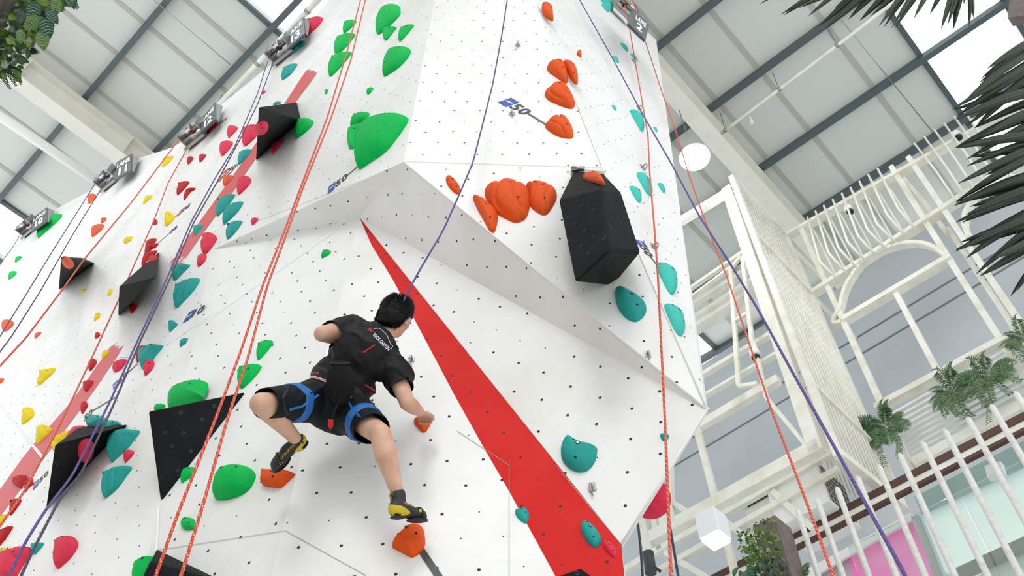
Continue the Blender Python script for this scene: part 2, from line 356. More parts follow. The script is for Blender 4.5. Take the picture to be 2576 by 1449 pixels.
# ---------------------------------------------------------------- volumes (black plywood boxes)
FACE = {}
def volume(label, P, verts, faces, bevel=.012, planar=()):
    """verts: (x, y, h) pixel with height over the wall plane"""
    V = [P.hit(x, y, h) for x, y, h in verts]
    for i, (a, b_, d_) in planar: V[i] = plane3(V[a], V[b_], V[d_]).hit(verts[i][0], verts[i][1])
    c = center(V); c0 = center([v for v, q in zip(V, verts) if q[2] <= 0] or V)
    m = MB()
    for f in faces:
        f = list(f); fc = center([V[i] for i in f]); nn = (V[f[1]]-V[f[0]]).cross(V[f[2]]-V[f[0]])
        if nn.dot(fc-c) < 0: f = f[::-1]
        m.add([V[i] for i in f], [tuple(range(len(f)))], 0)
    o = m.build('climbing_volume', [M_black, M_hole, M_steel], loc=c0)
    bmm = bmesh.new(); bmm.from_mesh(o.data); bmesh.ops.remove_doubles(bmm, verts=bmm.verts, dist=.001); bmesh.ops.recalc_face_normals(bmm, faces=bmm.faces); bmm.to_mesh(o.data); bmm.free()
    b = o.modifiers.new('bevel', 'BEVEL'); b.width = bevel; b.segments = 3
    # bolt holes on the large faces, part of the same surface
    mb = MB(); o.data.materials.append(mat('hole_ring', (58, 61, 64), .6)); o.data.materials.append(mat('hole_deep', (8, 8, 8), .9))
    for f in faces:
        VV = [V[i] for i in f]; fc = center(VV); pl = plane3(VV[0], VV[1], VV[2])
        poly = [pl.uv(v) for v in VV]
        if (fc-c).dot(pl.n) < 0: continue
        us = [p[0] for p in poly]; ws = [p[1] for p in poly]; cu, cv = pl.uv(fc); g = max(.12, (max(us)-min(us))/4.5)
        for gi in range(-4, 5):
            for gj in range(-6, 7):
                u = cu+(gi+.5*(gj % 2))*g+random.uniform(-.02, .02); v_ = cv+gj*g*.9+random.uniform(-.02, .02)
                if inpoly(cu+(u-cu)*1.2, cv+(v_-cv)*1.2, poly):
                    o0 = pl.xyz(u, v_, .0015)
                    mb.add([o0+pl.e*.011*math.cos(t*math.pi/6)+pl.f*.011*math.sin(t*math.pi/6) for t in range(12)], [tuple(range(12))], 3)
                    mb.add([o0+pl.n*.001+pl.e*.008*math.cos(t*math.pi/4)+pl.f*.008*math.sin(t*math.pi/4) for t in range(8)], [tuple(range(8))], 4)
    if mb.v:
        bm_ = bmesh.new(); bm_.from_mesh(o.data)
        for f_, mi in zip(mb.f, mb.m):
            q = bm_.faces.new([bm_.verts.new(mb.v[i]-c0) for i in f_]); q.material_index = mi
        bm_.to_mesh(o.data); bm_.free()
    tag(o, label, 'climbing volume', 'black wall volumes')
    return V
def facep(V, *i): return plane3(V[i[0]], V[i[1]], V[i[2]])
v1 = volume('black pyramid volume on the left face with a pink hold on it, below LANE 13', PL, [(650, 268, .75), (747, 256, 0), (758, 303, 0), (643, 403, 0)], [(0, 2, 3), (0, 1, 2), (0, 3, 1), (1, 3, 2)])
v2 = volume('small black pyramid volume carrying an orange hold at far left', PL, [(153, 645, .7), (205, 648, 0), (238, 662, 0), (147, 728, 0)], [(0, 2, 3), (0, 1, 2), (0, 3, 1), (1, 3, 2)])
v3 = volume('black two-faced wedge volume under the stacked red curved holds', PL, [(401, 633, 0), (395, 696, .42), (300, 721, .42), (318, 703, 0), (297, 795, 0)], [(0, 1, 2, 3), (1, 4, 2), (0, 4, 1), (2, 4, 3), (0, 3, 4)], planar=[(3, (0, 1, 2))])
v4 = volume('black wedge volume crowded with pink, teal and yellow holds', PL, [(322, 1068, 0), (138, 1119, .42), (115, 1280, 0), (200, 1072, 0), (320, 1075, 0.02)], [(0, 1, 2), (0, 3, 1), (1, 3, 2), (0, 2, 3)])
v5 = volume('large flat black triangle volume in front of the left orange ropes', P2, [(372, 1034, .28), (622, 984, .0), (403, 1268, .0), (470, 1060, 0)], [(0, 1, 2), (0, 3, 1), (0, 2, 3), (1, 3, 2)])
v6 = volume('black volume cut off by the bottom edge under the orange ropes', P2, [(392, 1381, .12), (378, 1412, .3), (335, 1500, .3), (560, 1462, .05), (600, 1560, .0), (330, 1560, .0), (420, 1400, 0)], [(0, 1, 3), (1, 2, 5, 4), (1, 4, 3), (0, 6, 2, 1), (6, 5, 2), (0, 3, 6), (3, 4, 6), (4, 5, 6)])
v7 = volume('big black faceted gem volume on the right above a teal hold', PT, [(1404, 503, .3), (1512, 472, .5), (1561, 481, .3), (1612, 635, .3), (1535, 630, .5), (1446, 712, .22), (1540, 722, .12), (1440, 430, 0), (1520, 436, 0), (1470, 560, -.02), (1560, 620, -.02)],
            [(7, 8, 2, 1, 0), (0, 1, 4, 5), (1, 2, 3, 4), (5, 4, 3, 6), (7, 0, 5, 9), (8, 10, 3, 2), (9, 5, 6, 10), (6, 3, 10), (7, 9, 10, 8)], .02, [(5, (0, 1, 4)), (3, (1, 2, 4)), (6, (5, 4, 3))])
v8 = volume('flat black volume cut off by the bottom edge on the red stripe', PM2, [(1463, 1428, .16), (1370, 1460, .2), (1510, 1462, .14), (1440, 1560, .1), (1420, 1480, 0), (1500, 1520, 0)], [(0, 2, 1), (1, 2, 3), (1, 3, 4), (2, 5, 3), (0, 1, 4), (0, 4, 5, 2), (3, 5, 4)])
FV1 = facep(v1, 0, 2, 3); FV2 = facep(v2, 0, 2, 3); FV3 = facep(v3, 0, 1, 2); FV4 = facep(v4, 0, 1, 2); FV4t = facep(v4, 0, 3, 1); FV7 = plane3(v7[7], v7[0], v7[1])
for p_ in (FV1, FV2, FV3, FV4, FV4t): pass

# ---------------------------------------------------------------- climbing holds
M_bolt = mat('bolt_steel', (200, 200, 200), .25, metal=1); M_socket = mat('socket_dark', (20, 20, 22), .8)
def catmull(P, k=4):
    n = len(P); out = []
    for i in range(n):
        p0, p1, p2, p3 = P[i-1], P[i], P[(i+1) % n], P[(i+2) % n]
        for j in range(k):
            t = j/k; t2 = t*t; t3 = t2*t
            out.append(tuple(.5*((2*p1[a])+(-p0[a]+p2[a])*t+(2*p0[a]-5*p1[a]+4*p2[a]-p3[a])*t2+(-p0[a]+3*p1[a]-3*p2[a]+p3[a])*t3) for a in (0, 1)))
    return out
USED = set()
def hold(col, P, pts, label, h=.34, kind='egg', sh=(-.12, -.12), group=None, ridges=3):
    assert label not in USED, label
    USED.add(label)
    ap0 = abs(sum(pts[i-1][0]*pts[i][1]-pts[i][0]*pts[i-1][1] for i in range(len(pts))))/2
    O = catmull(pts, 10 if ap0 > 2500 else (5 if len(pts) < 9 else 4))
    n = len(O); cx = sum(p[0] for p in O)/n; cy = sum(p[1] for p in O)/n
    W3 = [P.hit(*p) for p in O]; uv = [P.uv(v) for v in W3]
    area = abs(sum(uv[i][0]*uv[(i+1) % n][1]-uv[(i+1) % n][0]*uv[i][1] for i in range(n)))/2
    H = h*math.sqrt(area)
    apx = abs(sum(O[i][0]*O[(i+1) % n][1]-O[(i+1) % n][0]*O[i][1] for i in range(n)))/2
    P0 = P.hit(cx, cy); a = proj(P0); b = proj(P0+P.n*H); d = (b[0]-a[0], b[1]-a[1]); dl = math.hypot(*d)+1e-6
    mx_ = .45*math.sqrt(apx)
    if dl > mx_*1.0: H *= mx_/dl; d = (d[0]*mx_/dl, d[1]*mx_/dl); dl = mx_
    cs = [((p[0]-cx)*d[0]+(p[1]-cy)*d[1])/dl for p in O]; c0, c1 = min(cs), max(cs)
    O2 = []
    for p, c in zip(O, cs):
        k = (c-c0)/(c1-c0); k = k*k*(3-2*k); O2.append((p[0]-d[0]*.62*k, p[1]-d[1]*.62*k))
    base = [P.hit(*p) for p in O2]; B = [P.uv(v) for v in base]
    c2x = sum(p[0] for p in O2)/n; c2y = sum(p[1] for p in O2)/n
    ww = max(p[0] for p in O2)-min(p[0] for p in O2); hh = max(p[1] for p in O2)-min(p[1] for p in O2)
    C = P.uv(P.hit(c2x+sh[0]*ww, c2y+sh[1]*hh))
    # long axis for ridges
    sxx = sum((q[0]-C[0])**2 for q in B); syy = sum((q[1]-C[1])**2 for q in B); sxy = sum((q[0]-C[0])*(q[1]-C[1]) for q in B)
    th = .5*math.atan2(2*sxy, sxx-syy); ax = (math.cos(th), math.sin(th)); ay = (-ax[1], ax[0])
    ext_ = math.sqrt(area); sd_ = random.random()*50
    def height(r, u, v_):
        al = ((u-C[0])*ax[0]+(v_-C[1])*ax[1])/ext_; ac = ((u-C[0])*ay[0]+(v_-C[1])*ay[1])/ext_
        if kind == 'wedge': f = min(1, (1-r)*2.6)**.8*(1-.25*r)
        elif kind == 'flat': f = max(0, 1-r**5)**.5*(1-.15*r*r)
        else: f = max(0, 1-r**2.3)**.55
        if kind == 'ridge': f *= .72+.28*abs(math.cos(ridges*2.4*al+.5)) if False else (.62+.38*abs(math.sin(ac*ridges*2.6+.8*al+1)))
        if kind == 'groove':
            for g in (-.28, -.08, .12, .32): f -= .15*math.exp(-((ac*.6+al*.5-g)/.025)**2)*(1 if r < .9 else 0)
        if kind == 'fold':
            for g, amp in ((-.14, .2), (.2, .17)): f -= amp*math.exp(-((ac-g-.11*math.sin(al*4.5+sd_))/.04)**2)*min(1, (1-r)*5)*(.4+.6*abs(math.sin(al*3+sd_)))
        f += .03*noise.noise(Vector((u*6/ext_*.2+sd_, v_*6/ext_*.2, 0)))*(1-r)
        return f
    big = apx > 900
    RR = [1, .985, .95, .9, .83, .75, .66, .56, .45, .34, .22, .1] if not big else [1, .99, .97, .945, .915, .88, .845, .81, .77, .73, .69, .65, .61, .57, .53, .49, .45, .41, .37, .33, .29, .25, .21, .17, .13, .09, .05]
    m = MB(); vs = []
    def pt(r, i):
        u = C[0]+(B[i][0]-C[0])*r; v_ = C[1]+(B[i][1]-C[1])*r; return P.xyz(u, v_, H*height(r, u, v_))
    for i in range(n): vs.append(P.xyz(B[i][0], B[i][1], -.01))
    for r in RR:
        for i in range(n): vs.append(pt(r, i))
    vs.append(P.xyz(C[0], C[1], H*height(0, *C)))
    fs = []
    for k in range(len(RR)):
        for i in range(n): fs.append((k*n+i, k*n+(i+1) % n, (k+1)*n+(i+1) % n, (k+1)*n+i))
    K = len(RR)*n
    for i in range(n): fs.append((K+i, K+(i+1) % n, K+n))
    # orientation
    a_ = sum(B[i][0]*B[(i+1) % n][1]-B[(i+1) % n][0]*B[i][1] for i in range(n))
    if a_ < 0: fs = [f[::-1] for f in fs]
    m.add(vs, fs, 0, True)
    def socket(mm, r, i, rad, metal):
        p = pt(r, i % n); p1 = pt(min(1, r+.05), i % n); p2 = pt(r, (i+2) % n)
        nn = (p1-p).cross(p2-p)
        if nn.length < 1e-9: return
        nn.normalize()
        if nn.dot(P.n) < 0: nn = -nn
        e = nn.orthogonal().normalized(); f = nn.cross(e); o0 = p+nn*.0015
        mm.add([o0+e*rad*math.cos(t*math.pi/5)+f*rad*math.sin(t*math.pi/5) for t in range(10)], [tuple(range(10))], 1)
        if metal:
            o0 += nn*.001; mm.add([o0+(e*math.cos(t*math.pi/3)+f*math.sin(t*math.pi/3))*rad*.62 for t in range(6)], [tuple(range(6))], 0)
    sr_ = min(.011, .075*math.sqrt(area))
    if apx > 250:
        socket(m, .6, int(n*.55+random.random()*3), sr_*.62, False)
        if apx > 700: socket(m, .6, int(n*.1+random.random()*3), sr_*.62, False)
    loc = P.xyz(*C)
    o = m.build('climbing_hold', [MATS['hold_'+col], M_socket], loc=loc)
    if kind not in ('wedge',):
        pass
    nm = {'pink': 'pink', 'teal': 'teal', 'mint': 'pale teal', 'coral': 'orange'}.get(col, col)
    tag(o, label, 'climbing hold', group or (nm+' climbing holds'))
    if apx > 420:
        mb = MB(); socket(mb, .3, int(n*.3), sr_, True); mb.build('bolt', [M_bolt, M_socket], o)
    return o
G_ = 'green'
H1 = [
 ('green', PL, zE([(1345,240),(1340,190),(1365,110),(1400,45),(1450,12),(1495,25),(1515,70),(1520,110),(1490,150),(1440,200),(1390,245),(1355,262)]), 'tall green dome hold nearest the top edge of the photo'),
 ('green', PL, zE([(1385,245),(1400,215),(1435,198),(1490,203),(1475,235),(1420,305),(1392,285)]), 'small green hold tucked under the topmost tall green dome'),
 ('green', PL, zE([(1508,280),(1515,235),(1550,200),(1615,180),(1605,215),(1565,270),(1520,315)]), 'slim green hold to the right of the topmost tall green dome'),
 ('green', PL, zE([(1395,560),(1395,500),(1430,400),(1480,350),(1535,337),(1580,355),(1597,395),(1570,450),(1500,520),(1410,575)]), 'large green leaf-shaped hold below the slim green one near the tower corner'),
 ('green', PL, zE([(1093,240),(1090,190),(1115,155),(1150,152),(1190,158),(1170,195),(1105,250)]), 'topmost of the three green holds behind the orange ropes'),
 ('green', PL, zE([(1030,400),(1025,340),(1050,280),(1110,252),(1178,255),(1150,310),(1100,370),(1045,415)]), 'middle of the three green holds behind the orange ropes'),
 ('green', PL, zE([(980,550),(978,510),(1010,450),(1080,395),(1145,386),(1125,440),(1070,510),(1000,578)]), 'lowest of the three green holds behind the orange ropes'),
 ('green', PL, zE([(948,690),(955,672),(970,670),(975,680),(970,705),(958,712)]), 'tiny green hold touching the left side of the orange ropes'),
 ('green', PL, zE([(1265,695),(1275,665),(1300,658),(1318,665),(1300,700),(1278,713)]), 'tiny green hold alone on white between the ropes and the tower corner'),
 ('green', PL, zE([(1143,955),(1145,905),(1180,865),(1235,850),(1290,855),(1265,900),(1200,935)]), 'green hold peeking out on top behind the huge green dome'),
 ('green', PL, zE([(1140,1120),(1123,1040),(1130,970),(1170,930),(1262,920),(1220,980),(1180,1050),(1170,1120),(1150,1125)]), 'green hold squeezed against the left side of the huge green dome'),
 ('green', PL, zE([(1205,1268),(1175,1190),(1172,1070),(1220,980),(1290,900),(1370,855),(1450,843),(1530,855),(1570,885),(1560,940),(1500,1040),(1410,1150),(1290,1230),(1225,1270)]), 'huge smooth green dome hold above the 50 tag at the bulge'),
 ('green', PL, zE([(735,920),(770,890),(830,892),(868,920),(840,970),(745,1045),(735,1000)]), 'green wedge hold against the right tip of the black pyramid volume'),
 ('green', P2, zB([(1790,775),(1795,720),(1815,685),(1850,673),(1898,700),(1870,745),(1800,778)]), 'small green hold alone under the grey underside of the bulge'),
 ('green', P2, zV([(30,795),(10,760),(15,690),(50,620),(110,593),(158,605),(145,660),(90,735)]), 'green oval hold upper of two left of the climber'),
 ('green', P2, zP([(600,962),(597,940),(607,922),(632,915),(657,920),(645,945),(612,977),(603,972)]), 'green hold lower of two left of the climber, crossed by the orange rope'),
 ('green', PL, zG([(1245,140),(1245,100),(1290,40),(1370,5),(1470,-15),(1550,-20),(1558,20),(1540,80),(1525,110),(1400,150),(1260,170)]), 'large green hold standing on top of the big black triangle volume'),
 ('green', PL, zG([(1155,190),(1175,155),(1210,148),(1250,160),(1230,185)]), 'small green hold at the top left tip of the big black triangle volume'),
 ('green', P2, zG([(1368,740),(1370,680),(1395,635),(1425,622),(1475,632),(1470,680),(1420,720),(1380,743)]), 'small green hold on the lower edge of the big black triangle volume'),
 ('green', P2, zG([(1600,840),(1588,790),(1600,720),(1650,650),(1720,605),(1800,597),(1880,625),(1925,680),(1922,730),(1880,800),(1800,850),(1700,865)]), 'big round green hold left of the orange foothold under the left shoe'),
 ('green', P2, zG([(1355,1060),(1370,1015),(1410,998),(1460,1020),(1475,1075),(1460,1100),(1400,1100)]), 'small green hold between the two orange ropes near the bottom'),
 ('green', PL, zG([(1005,1500),(1007,1400),(1030,1340),(1080,1300),(1145,1297),(1130,1350),(1090,1449),(1050,1520)]), 'green hold cut by the bottom edge, beside the lowest black volume'),
 ('green', PL, zF([(275,335),(280,270),(320,215),(370,185),(468,172),(440,220),(370,275),(290,330)]), 'bright green hold in front of the LANE 10 sign'),
 ('green', PL, zF([(110,530),(120,495),(150,483),(165,495),(135,520)]), 'upper of two small green holds at the far left edge'),
 ('green', PL, zF([(60,658),(68,615),(100,597),(127,605),(110,635)]), 'lower of two small green holds at the far left edge'),
 # pink
 ('pink', PL, zE([(805,275),(802,200),(825,140),(880,123),(935,135),(915,185),(870,230),(815,277)]), 'pink rippled hold beside the LANE 13 sign', 'fold'),
 ('pink', PL, zA([(1100,165),(1098,130),(1118,118),(1142,140),(1120,170)]), 'tiny pink hold alone left of the black pyramid volume'),
 ('pink', PL, zA([(715,680),(695,600),(705,545),(750,522),(800,540),(820,570),(790,610),(740,660)]), 'pink hold upper of two crossed by the purple ropes'),
 ('pink', PL, zA([(625,870),(608,800),(620,735),(670,700),(730,705),(763,740),(730,800),(680,860),(645,887)]), 'pink hold lower of two crossed by the purple ropes'),
 ('pink', PL, zA([(900,775),(872,690),(872,610),(910,545),(970,517),(1045,520),(1045,640),(990,710)]), 'large pink rippled hold touching the left of the black pyramid volume', 'fold'),
 ('pink', FV1, zA([(1035,590),(1045,520),(1080,485),(1130,477),(1175,510),(1187,560),(1165,625),(1110,662),(1060,655)]), 'round pink hold bolted on the black pyramid volume', 'fold'),
 ('pink', PL, zA([(1215,855),(1205,800),(1215,745),(1250,717),(1340,715),(1310,775),(1235,860)]), 'pink hold on the lower right edge of the black pyramid volume', 'fold'),
 ('pink', PL, zA([(830,1335),(820,1260),(830,1160),(870,1105),(930,1110),(970,1165),(955,1220),(890,1290)]), 'smooth pink drop hold on the pale red stripe right of the red 75 tag'),
 ('pink', PL, zB([(990,400),(973,360),(985,320),(1020,308),(1060,325),(1040,360)]), 'small pink hold alone above the thin end of the bulge'),
 ('pink', PL, zB([(440,735),(400,690),(402,560),(425,490),(475,462),(530,490),(575,545),(560,600),(490,700)]), 'large pink egg hold at the left tip of the bulge', 'fold'),
 ('pink', PL, zB([(370,883),(353,840),(357,770),(390,728),(430,725),(458,765),(440,820)]), 'small pink egg hold right under the large one at the bulge tip'),
 ('pink', PL, zF([(1035,1280),(1030,1190),(1060,1155),(1105,1160),(1080,1200),(1045,1285)]), 'pink hold half hidden behind a teal wedge, left of the climber'),
 ('pink', PL, zF([(1095,1380),(1090,1300),(1110,1262),(1140,1258),(1165,1300),(1150,1340),(1105,1385)]), 'pink teardrop hold at the lower tip of the teal wedge'),
 ('pink', PL, zF([(843,1325),(860,1295),(920,1265),(957,1270),(930,1325),(890,1355),(850,1350)]), 'flat pink hold crossed by the purple ropes left of a blue 50 tag'),
 ('pink', PL, zC([(740,950),(790,880),(860,810),(950,783),(1030,800),(1082,835),(1000,880),(880,915)]), 'long pink hold on the top side of the crowded black wedge'),
 ('pink', FV4, zC([(905,1060),(925,980),(980,938),(1040,940),(1090,1000),(1105,1080),(1080,1190),(1030,1240),(980,1230),(930,1170)]), 'pink egg hold on the front of the crowded black wedge'),
 ('pink', PL, zG([(945,592),(928,535),(940,500),(975,492),(1013,512),(1000,545),(960,585)]), 'small pink hold between two teal wedges, one above it and one below'),
 ('pink', PL, zG([(430,1390),(415,1350),(415,1290),(415,1200),(440,1150),(490,1132),(545,1150),(590,1200),(580,1250),(520,1330)]), 'fat pink pear hold alone near the bottom left'),
 ('pink', PL, zG([(-60,1500),(-60,1340),(30,1290),(130,1250),(240,1238),(235,1290),(190,1350),(130,1449),(60,1530)]), 'very large pink hold cut off at the bottom left corner', 'fold'),
 # red
 ('red', PL, zA([(490,620),(480,550),(510,500),(550,487),(597,505),(575,545),(530,585)]), 'deep red hold under the LANE 12 sign'),
 ('red', PL, zA([(245,985),(232,930),(255,890),(285,885),(308,915),(285,950)]), 'left one of the two small red holds right of a yellow hold'),
 ('red', PL, zA([(385,958),(368,905),(385,870),(415,860),(455,875),(430,920)]), 'right one of the two small red holds near the LANE 12 ropes'),
 ('red', PL, zA([(125,1340),(125,1270),(150,1205),(190,1185),(260,1185),(225,1245)]), 'red beak-shaped hold just above the red hooked hold'),
 ('red', PL, zA([(200,1400),(195,1350),(225,1280),(270,1253),(335,1260),(310,1285),(275,1292),(250,1330)]), 'red hooked hold below the red beak-shaped one'),
 ('red', PL, zF([(1152,245),(1160,195),(1190,225),(1180,245)]), 'small dark red hold on the thin orange rope'),
 ('red', PL, zF([(1092,410),(1105,375),(1130,360),(1183,355),(1170,380),(1140,395)]), 'topmost red curved hold of the stack on the black wedge'),
 ('red', PL, zF([(1095,480),(1092,425),(1120,395),(1195,390),(1175,420),(1140,430),(1120,475)]), 'second red curved hold from the top of the stack on the black wedge'),
 ('red', PL, zF([(1068,560),(1075,510),(1110,470),(1187,442),(1170,475),(1120,500),(1090,545)]), 'lowest red curved hold touching the black two-faced wedge'),
 ('red', FV3, zF([(1118,515),(1125,485),(1150,472),(1190,490),(1180,510),(1140,528)]), 'small round red hold on the black two-faced wedge'),
 ('red', PL, zF([(990,922),(975,880),(985,845),(1010,832),(1040,860),(1020,895)]), 'crimson hold at the lower edge of the black two-faced wedge'),
 ('red', PL, zF([(717,1105),(715,1075),(735,1053),(757,1080),(740,1100)]), 'small red heart-shaped hold alone on white at the left'),
 ('red', PL, zF([(680,1352),(663,1310),(685,1260),(710,1255),(730,1290),(710,1325)]), 'faceted red hold on the thin orange rope above the red stripe'),
 ('red', PL, zC([(1000,398),(960,350),(955,300),(990,265),(1040,262),(1085,275),(1060,330)]), 'rounded red hold lying on the lower pale red stripe'),
 ('red', PL, zC([(955,652),(938,600),(950,510),(975,497),(1020,550),(995,600)]), 'narrow red hold just above a blue 50 tag by the purple ropes'),
 ('red', PL, zD([(250,440),(135,375),(140,320),(190,285),(310,290),(300,350),(270,400)]), 'wide shiny red hold on the lower red stripe at the left'),
 ('red', PL, zD([(290,475),(280,380),(330,310),(350,305),(385,350),(385,390),(330,430)]), 'red hold under the orange rope beside the wide shiny red one'),
 ('red', PL, zD([(125,748),(115,690),(140,590),(180,550),(215,550),(250,575),(210,650)]), 'long red hold crossed by the orange rope near the left edge'),
 ('red', PL, zD([(-20,1100),(-20,960),(60,910),(152,878),(110,960),(50,1040)]), 'dark red pointed hold cut by the left edge near the bottom'),
 # orange on the left face
 ('coral', PL, zF([(668,88),(660,45),(680,12),(710,12),(730,40),(700,70)]), 'orange hold crossed by the LANE 11 ropes near the top edge'),
 ('coral', PL, zF([(757,225),(765,200),(785,190),(806,200),(790,225),(765,235)]), 'small orange hold right above a bigger orange one, upper left'),
 ('coral', PL, zF([(690,335),(685,290),(710,255),(745,245),(788,250),(765,290),(720,325)]), 'bigger orange leaf hold below the small orange one, upper left'),
 ('coral', FV2, zF([(470,540),(467,505),(490,490),(530,505),(568,550),(555,585),(520,590),(490,570)]), 'orange hold bolted on the small black pyramid volume'),
 ('coral', PL, zF([(15,1040),(8,1010),(20,970),(60,957),(100,980),(100,1010),(50,1050)]), 'round orange hold crossed by ropes at the left edge'),
 ('coral', PL, zF([(257,1100),(262,1078),(285,1060),(314,1060),(300,1080),(270,1103)]), 'small flat orange hold alone on white at the left'),
 ('coral', PL, zF([(-20,1449),(-20,1408),(20,1408),(33,1412),(15,1440)]), 'orange hold cut by the left edge, level with the ridged yellow hold'),
 ('coral', PL, zA([(655,1225),(648,1160),(675,1120),(720,1110),(768,1118),(740,1170),(680,1230)]), 'orange-red hold directly below the red 75 tag'),
 # yellow
 ('yellow', PL, zH([(1225,1262),(1225,1220),(1250,1180),(1310,1180),(1290,1215),(1250,1250)]), 'yellow hold highest on the wall, between LANE 11 and LANE 12', 'ridge'),
 ('yellow', PL, zF([(1080,88),(1085,50),(1110,25),(1152,27),(1140,50),(1110,70)]), 'second highest yellow hold, below the topmost one', 'ridge'),
 ('yellow', PL, zF([(1245,250),(1243,200),(1248,145),(1270,140),(1320,190),(1300,225),(1265,258)]), 'large yellow fingered hold with a 75 tag on its right', 'ridge'),
 ('yellow', PL, zF([(925,375),(935,355),(997,335),(990,365),(950,388)]), 'small striped yellow hold above the two-faced black wedge', 'ridge'),
 ('yellow', PL, zF([(612,768),(618,740),(650,732),(640,755)]), 'tiny yellow hold right below the small black pyramid volume', 'ridge'),
 ('yellow', PL, zF([(812,785),(815,745),(835,727),(850,750),(840,775)]), 'tiny yellow hold just left of the two-faced black wedge', 'ridge'),
 ('yellow', PL, zF([(707,972),(712,930),(745,907),(762,930),(745,955)]), 'small twisted yellow hold above the small red heart hold', 'ridge'),
 ('yellow', PL, zF([(770,1258),(770,1225),(795,1195),(828,1198),(810,1230)]), 'small yellow hold at the top end of the lower red stripe'),
 ('yellow', PL, zC([(425,305),(430,220),(455,150),(540,130),(645,123),(620,175),(560,230),(480,290)]), 'big ridged yellow hold pointing right, alone on white at the left', 'ridge'),
 ('yellow', PL, zC([(245,760),(235,680),(260,600),(310,557),(360,580),(398,640),(380,690),(300,750)]), 'ridged yellow hold upper of two above the lower red stripe', 'ridge'),
 ('yellow', PL, zC([(420,995),(403,930),(420,840),(460,762),(520,770),(610,830),(560,890),(480,960)]), 'ridged yellow hold on the edge of the lower red stripe', 'ridge'),
 ('yellow', PL, zC([(600,1060),(580,1010),(620,960),(700,900),(810,843),(800,890),(740,940),(650,1000),(625,1065)]), 'long yellow hold behind the left tip of the crowded black wedge', 'ridge'),
 ('yellow', PL, zD([(-20,900),(-20,790),(30,745),(72,740),(50,790),(10,850)]), 'yellow hold cut by the left edge beside the orange rope', 'ridge'),
 ('yellow', PL, zD([(-30,1230),(-30,1150),(60,1125),(140,1125),(168,1145),(100,1190),(40,1215)]), 'yellow hold on top of the very large pink corner hold', 'ridge'),
 # teal on the left face
 ('teal', PL, zE([(712,405),(712,360),(740,320),(798,308),(790,345),(750,380)]), 'teal hold closest to the LANE 13 pulley'),
 ('teal', PL, zE([(630,603),(630,560),(660,505),(739,478),(720,530),(680,575)]), 'teal hold second below the LANE 13 pulley'),
 ('teal', PL, zA([(1225,290),(1240,270),(1270,262),(1325,262),(1300,285)]), 'teal hold mostly hidden behind the top of the black pyramid volume'),
 ('teal', PL, zA([(835,985),(822,920),(850,850),(910,815),(978,812),(950,870),(900,930)]), 'teal hold at the end of the line from the red 75 tag'),
 ('teal', PL, zB([(580,290),(572,240),(590,150),(640,85),(700,55),(780,40),(755,110),(690,200),(600,290)]), 'topmost of the three teal holds above the bulge tip'),
 ('teal', PL, zB([(660,392),(648,350),(665,270),(720,190),(800,140),(877,125),(855,200),(780,290),(690,370)]), 'middle and longest of the three teal holds above the bulge tip'),
 ('teal', PL, zB([(705,562),(683,500),(700,430),(750,375),(800,352),(868,352),(840,420),(770,510)]), 'lowest of the three teal holds above the bulge tip'),
 ('teal', PL, zB([(325,528),(305,450),(315,405),(350,400),(432,403),(390,460)]), 'small teal wedge on the pale red stripe left of the pink egg', 'wedge'),
 ('teal', PL, zB([(88,1040),(55,940),(60,880),(120,855),(270,858),(200,940)]), 'mid-size teal wedge under the small pink egg', 'wedge'),
 ('teal', PL, zB([(110,1357),(88,1280),(95,1170),(130,1090),(200,1050),(375,1018),(340,1120),(230,1250)]), 'large grooved teal wedge just left of the plain lower panel', 'groove'),
 ('teal', PL, zF([(1282,1055),(1268,1010),(1275,970),(1300,962),(1330,995),(1345,1000),(1315,1030)]), 'small teal hold left of the tag ending in 0'),
 ('teal', PL, zF([(1358,1165),(1355,1135),(1375,1110),(1417,1105),(1405,1140)]), 'small round teal hold on the panel seam'),
 ('teal', PL, zF([(1072,1340),(1035,1220),(1060,1180),(1120,1165),(1232,1160),(1180,1235),(1130,1300)]), 'teal wedge between two pink holds left of the green pair', 'wedge'),
 ('teal', PL, zC([(980,780),(1000,720),(1050,655),(1120,650),(1250,720),(1190,780),(1090,810)]), 'teal hold at the back on top of the crowded black wedge', 'wedge'),
 ('teal', PL, zC([(1150,860),(1200,780),(1240,725),(1320,718),(1405,770),(1330,810),(1240,845)]), 'teal hold at the right end on top of the crowded black wedge', 'groove'),
 ('teal', PL, zC([(1275,1205),(1255,1120),(1240,990),(1270,890),(1340,840),(1420,825),(1618,845),(1560,950),(1470,1060),(1350,1160)]), 'large teal wedge beside the right end of the crowded black wedge', 'wedge'),
 ('teal', PL, zD([(1205,540),(1190,450),(1180,320),(1220,250),(1350,200),(1528,188),(1470,290),(1350,450)]), 'grooved teal wedge below the small pink hold', 'groove'),
 ('teal', PL, zD([(395,1205),(365,1150),(357,1080),(390,1060),(512,1070),(450,1160)]), 'small teal wedge beside the very large pink corner hold', 'wedge'),
 # orange on the middle face
 ('orange', PM, zI([(668,95),(658,20),(700,12),(735,40),(742,95),(742,152),(700,135)]), 'orange blade hold at the top edge of the photo', 'flat'),
 ('orange', PM, zI([(920,398),(935,375),(955,375),(955,430),(940,420)]), 'tiny orange hold high on the middle face'),
 ('orange', PM, zI([(822,443),(870,445),(910,480),(927,540),(928,620),(905,627),(870,580),(850,520)]), 'curved orange flake hold behind the grooved orange one'),
 ('orange', PM, zI([(697,485),(720,455),(800,437),(830,455),(850,520),(850,625),(800,610),(715,530)]), 'grooved orange hold topmost in the middle-face column of three', 'groove'),
 ('orange', PM, zI([(680,690),(700,650),(750,610),(800,600),(845,615),(880,680),(907,770),(900,810),(870,822),(800,800),(710,750)]), 'orange rippled hold in the middle of the column of three', 'fold'),
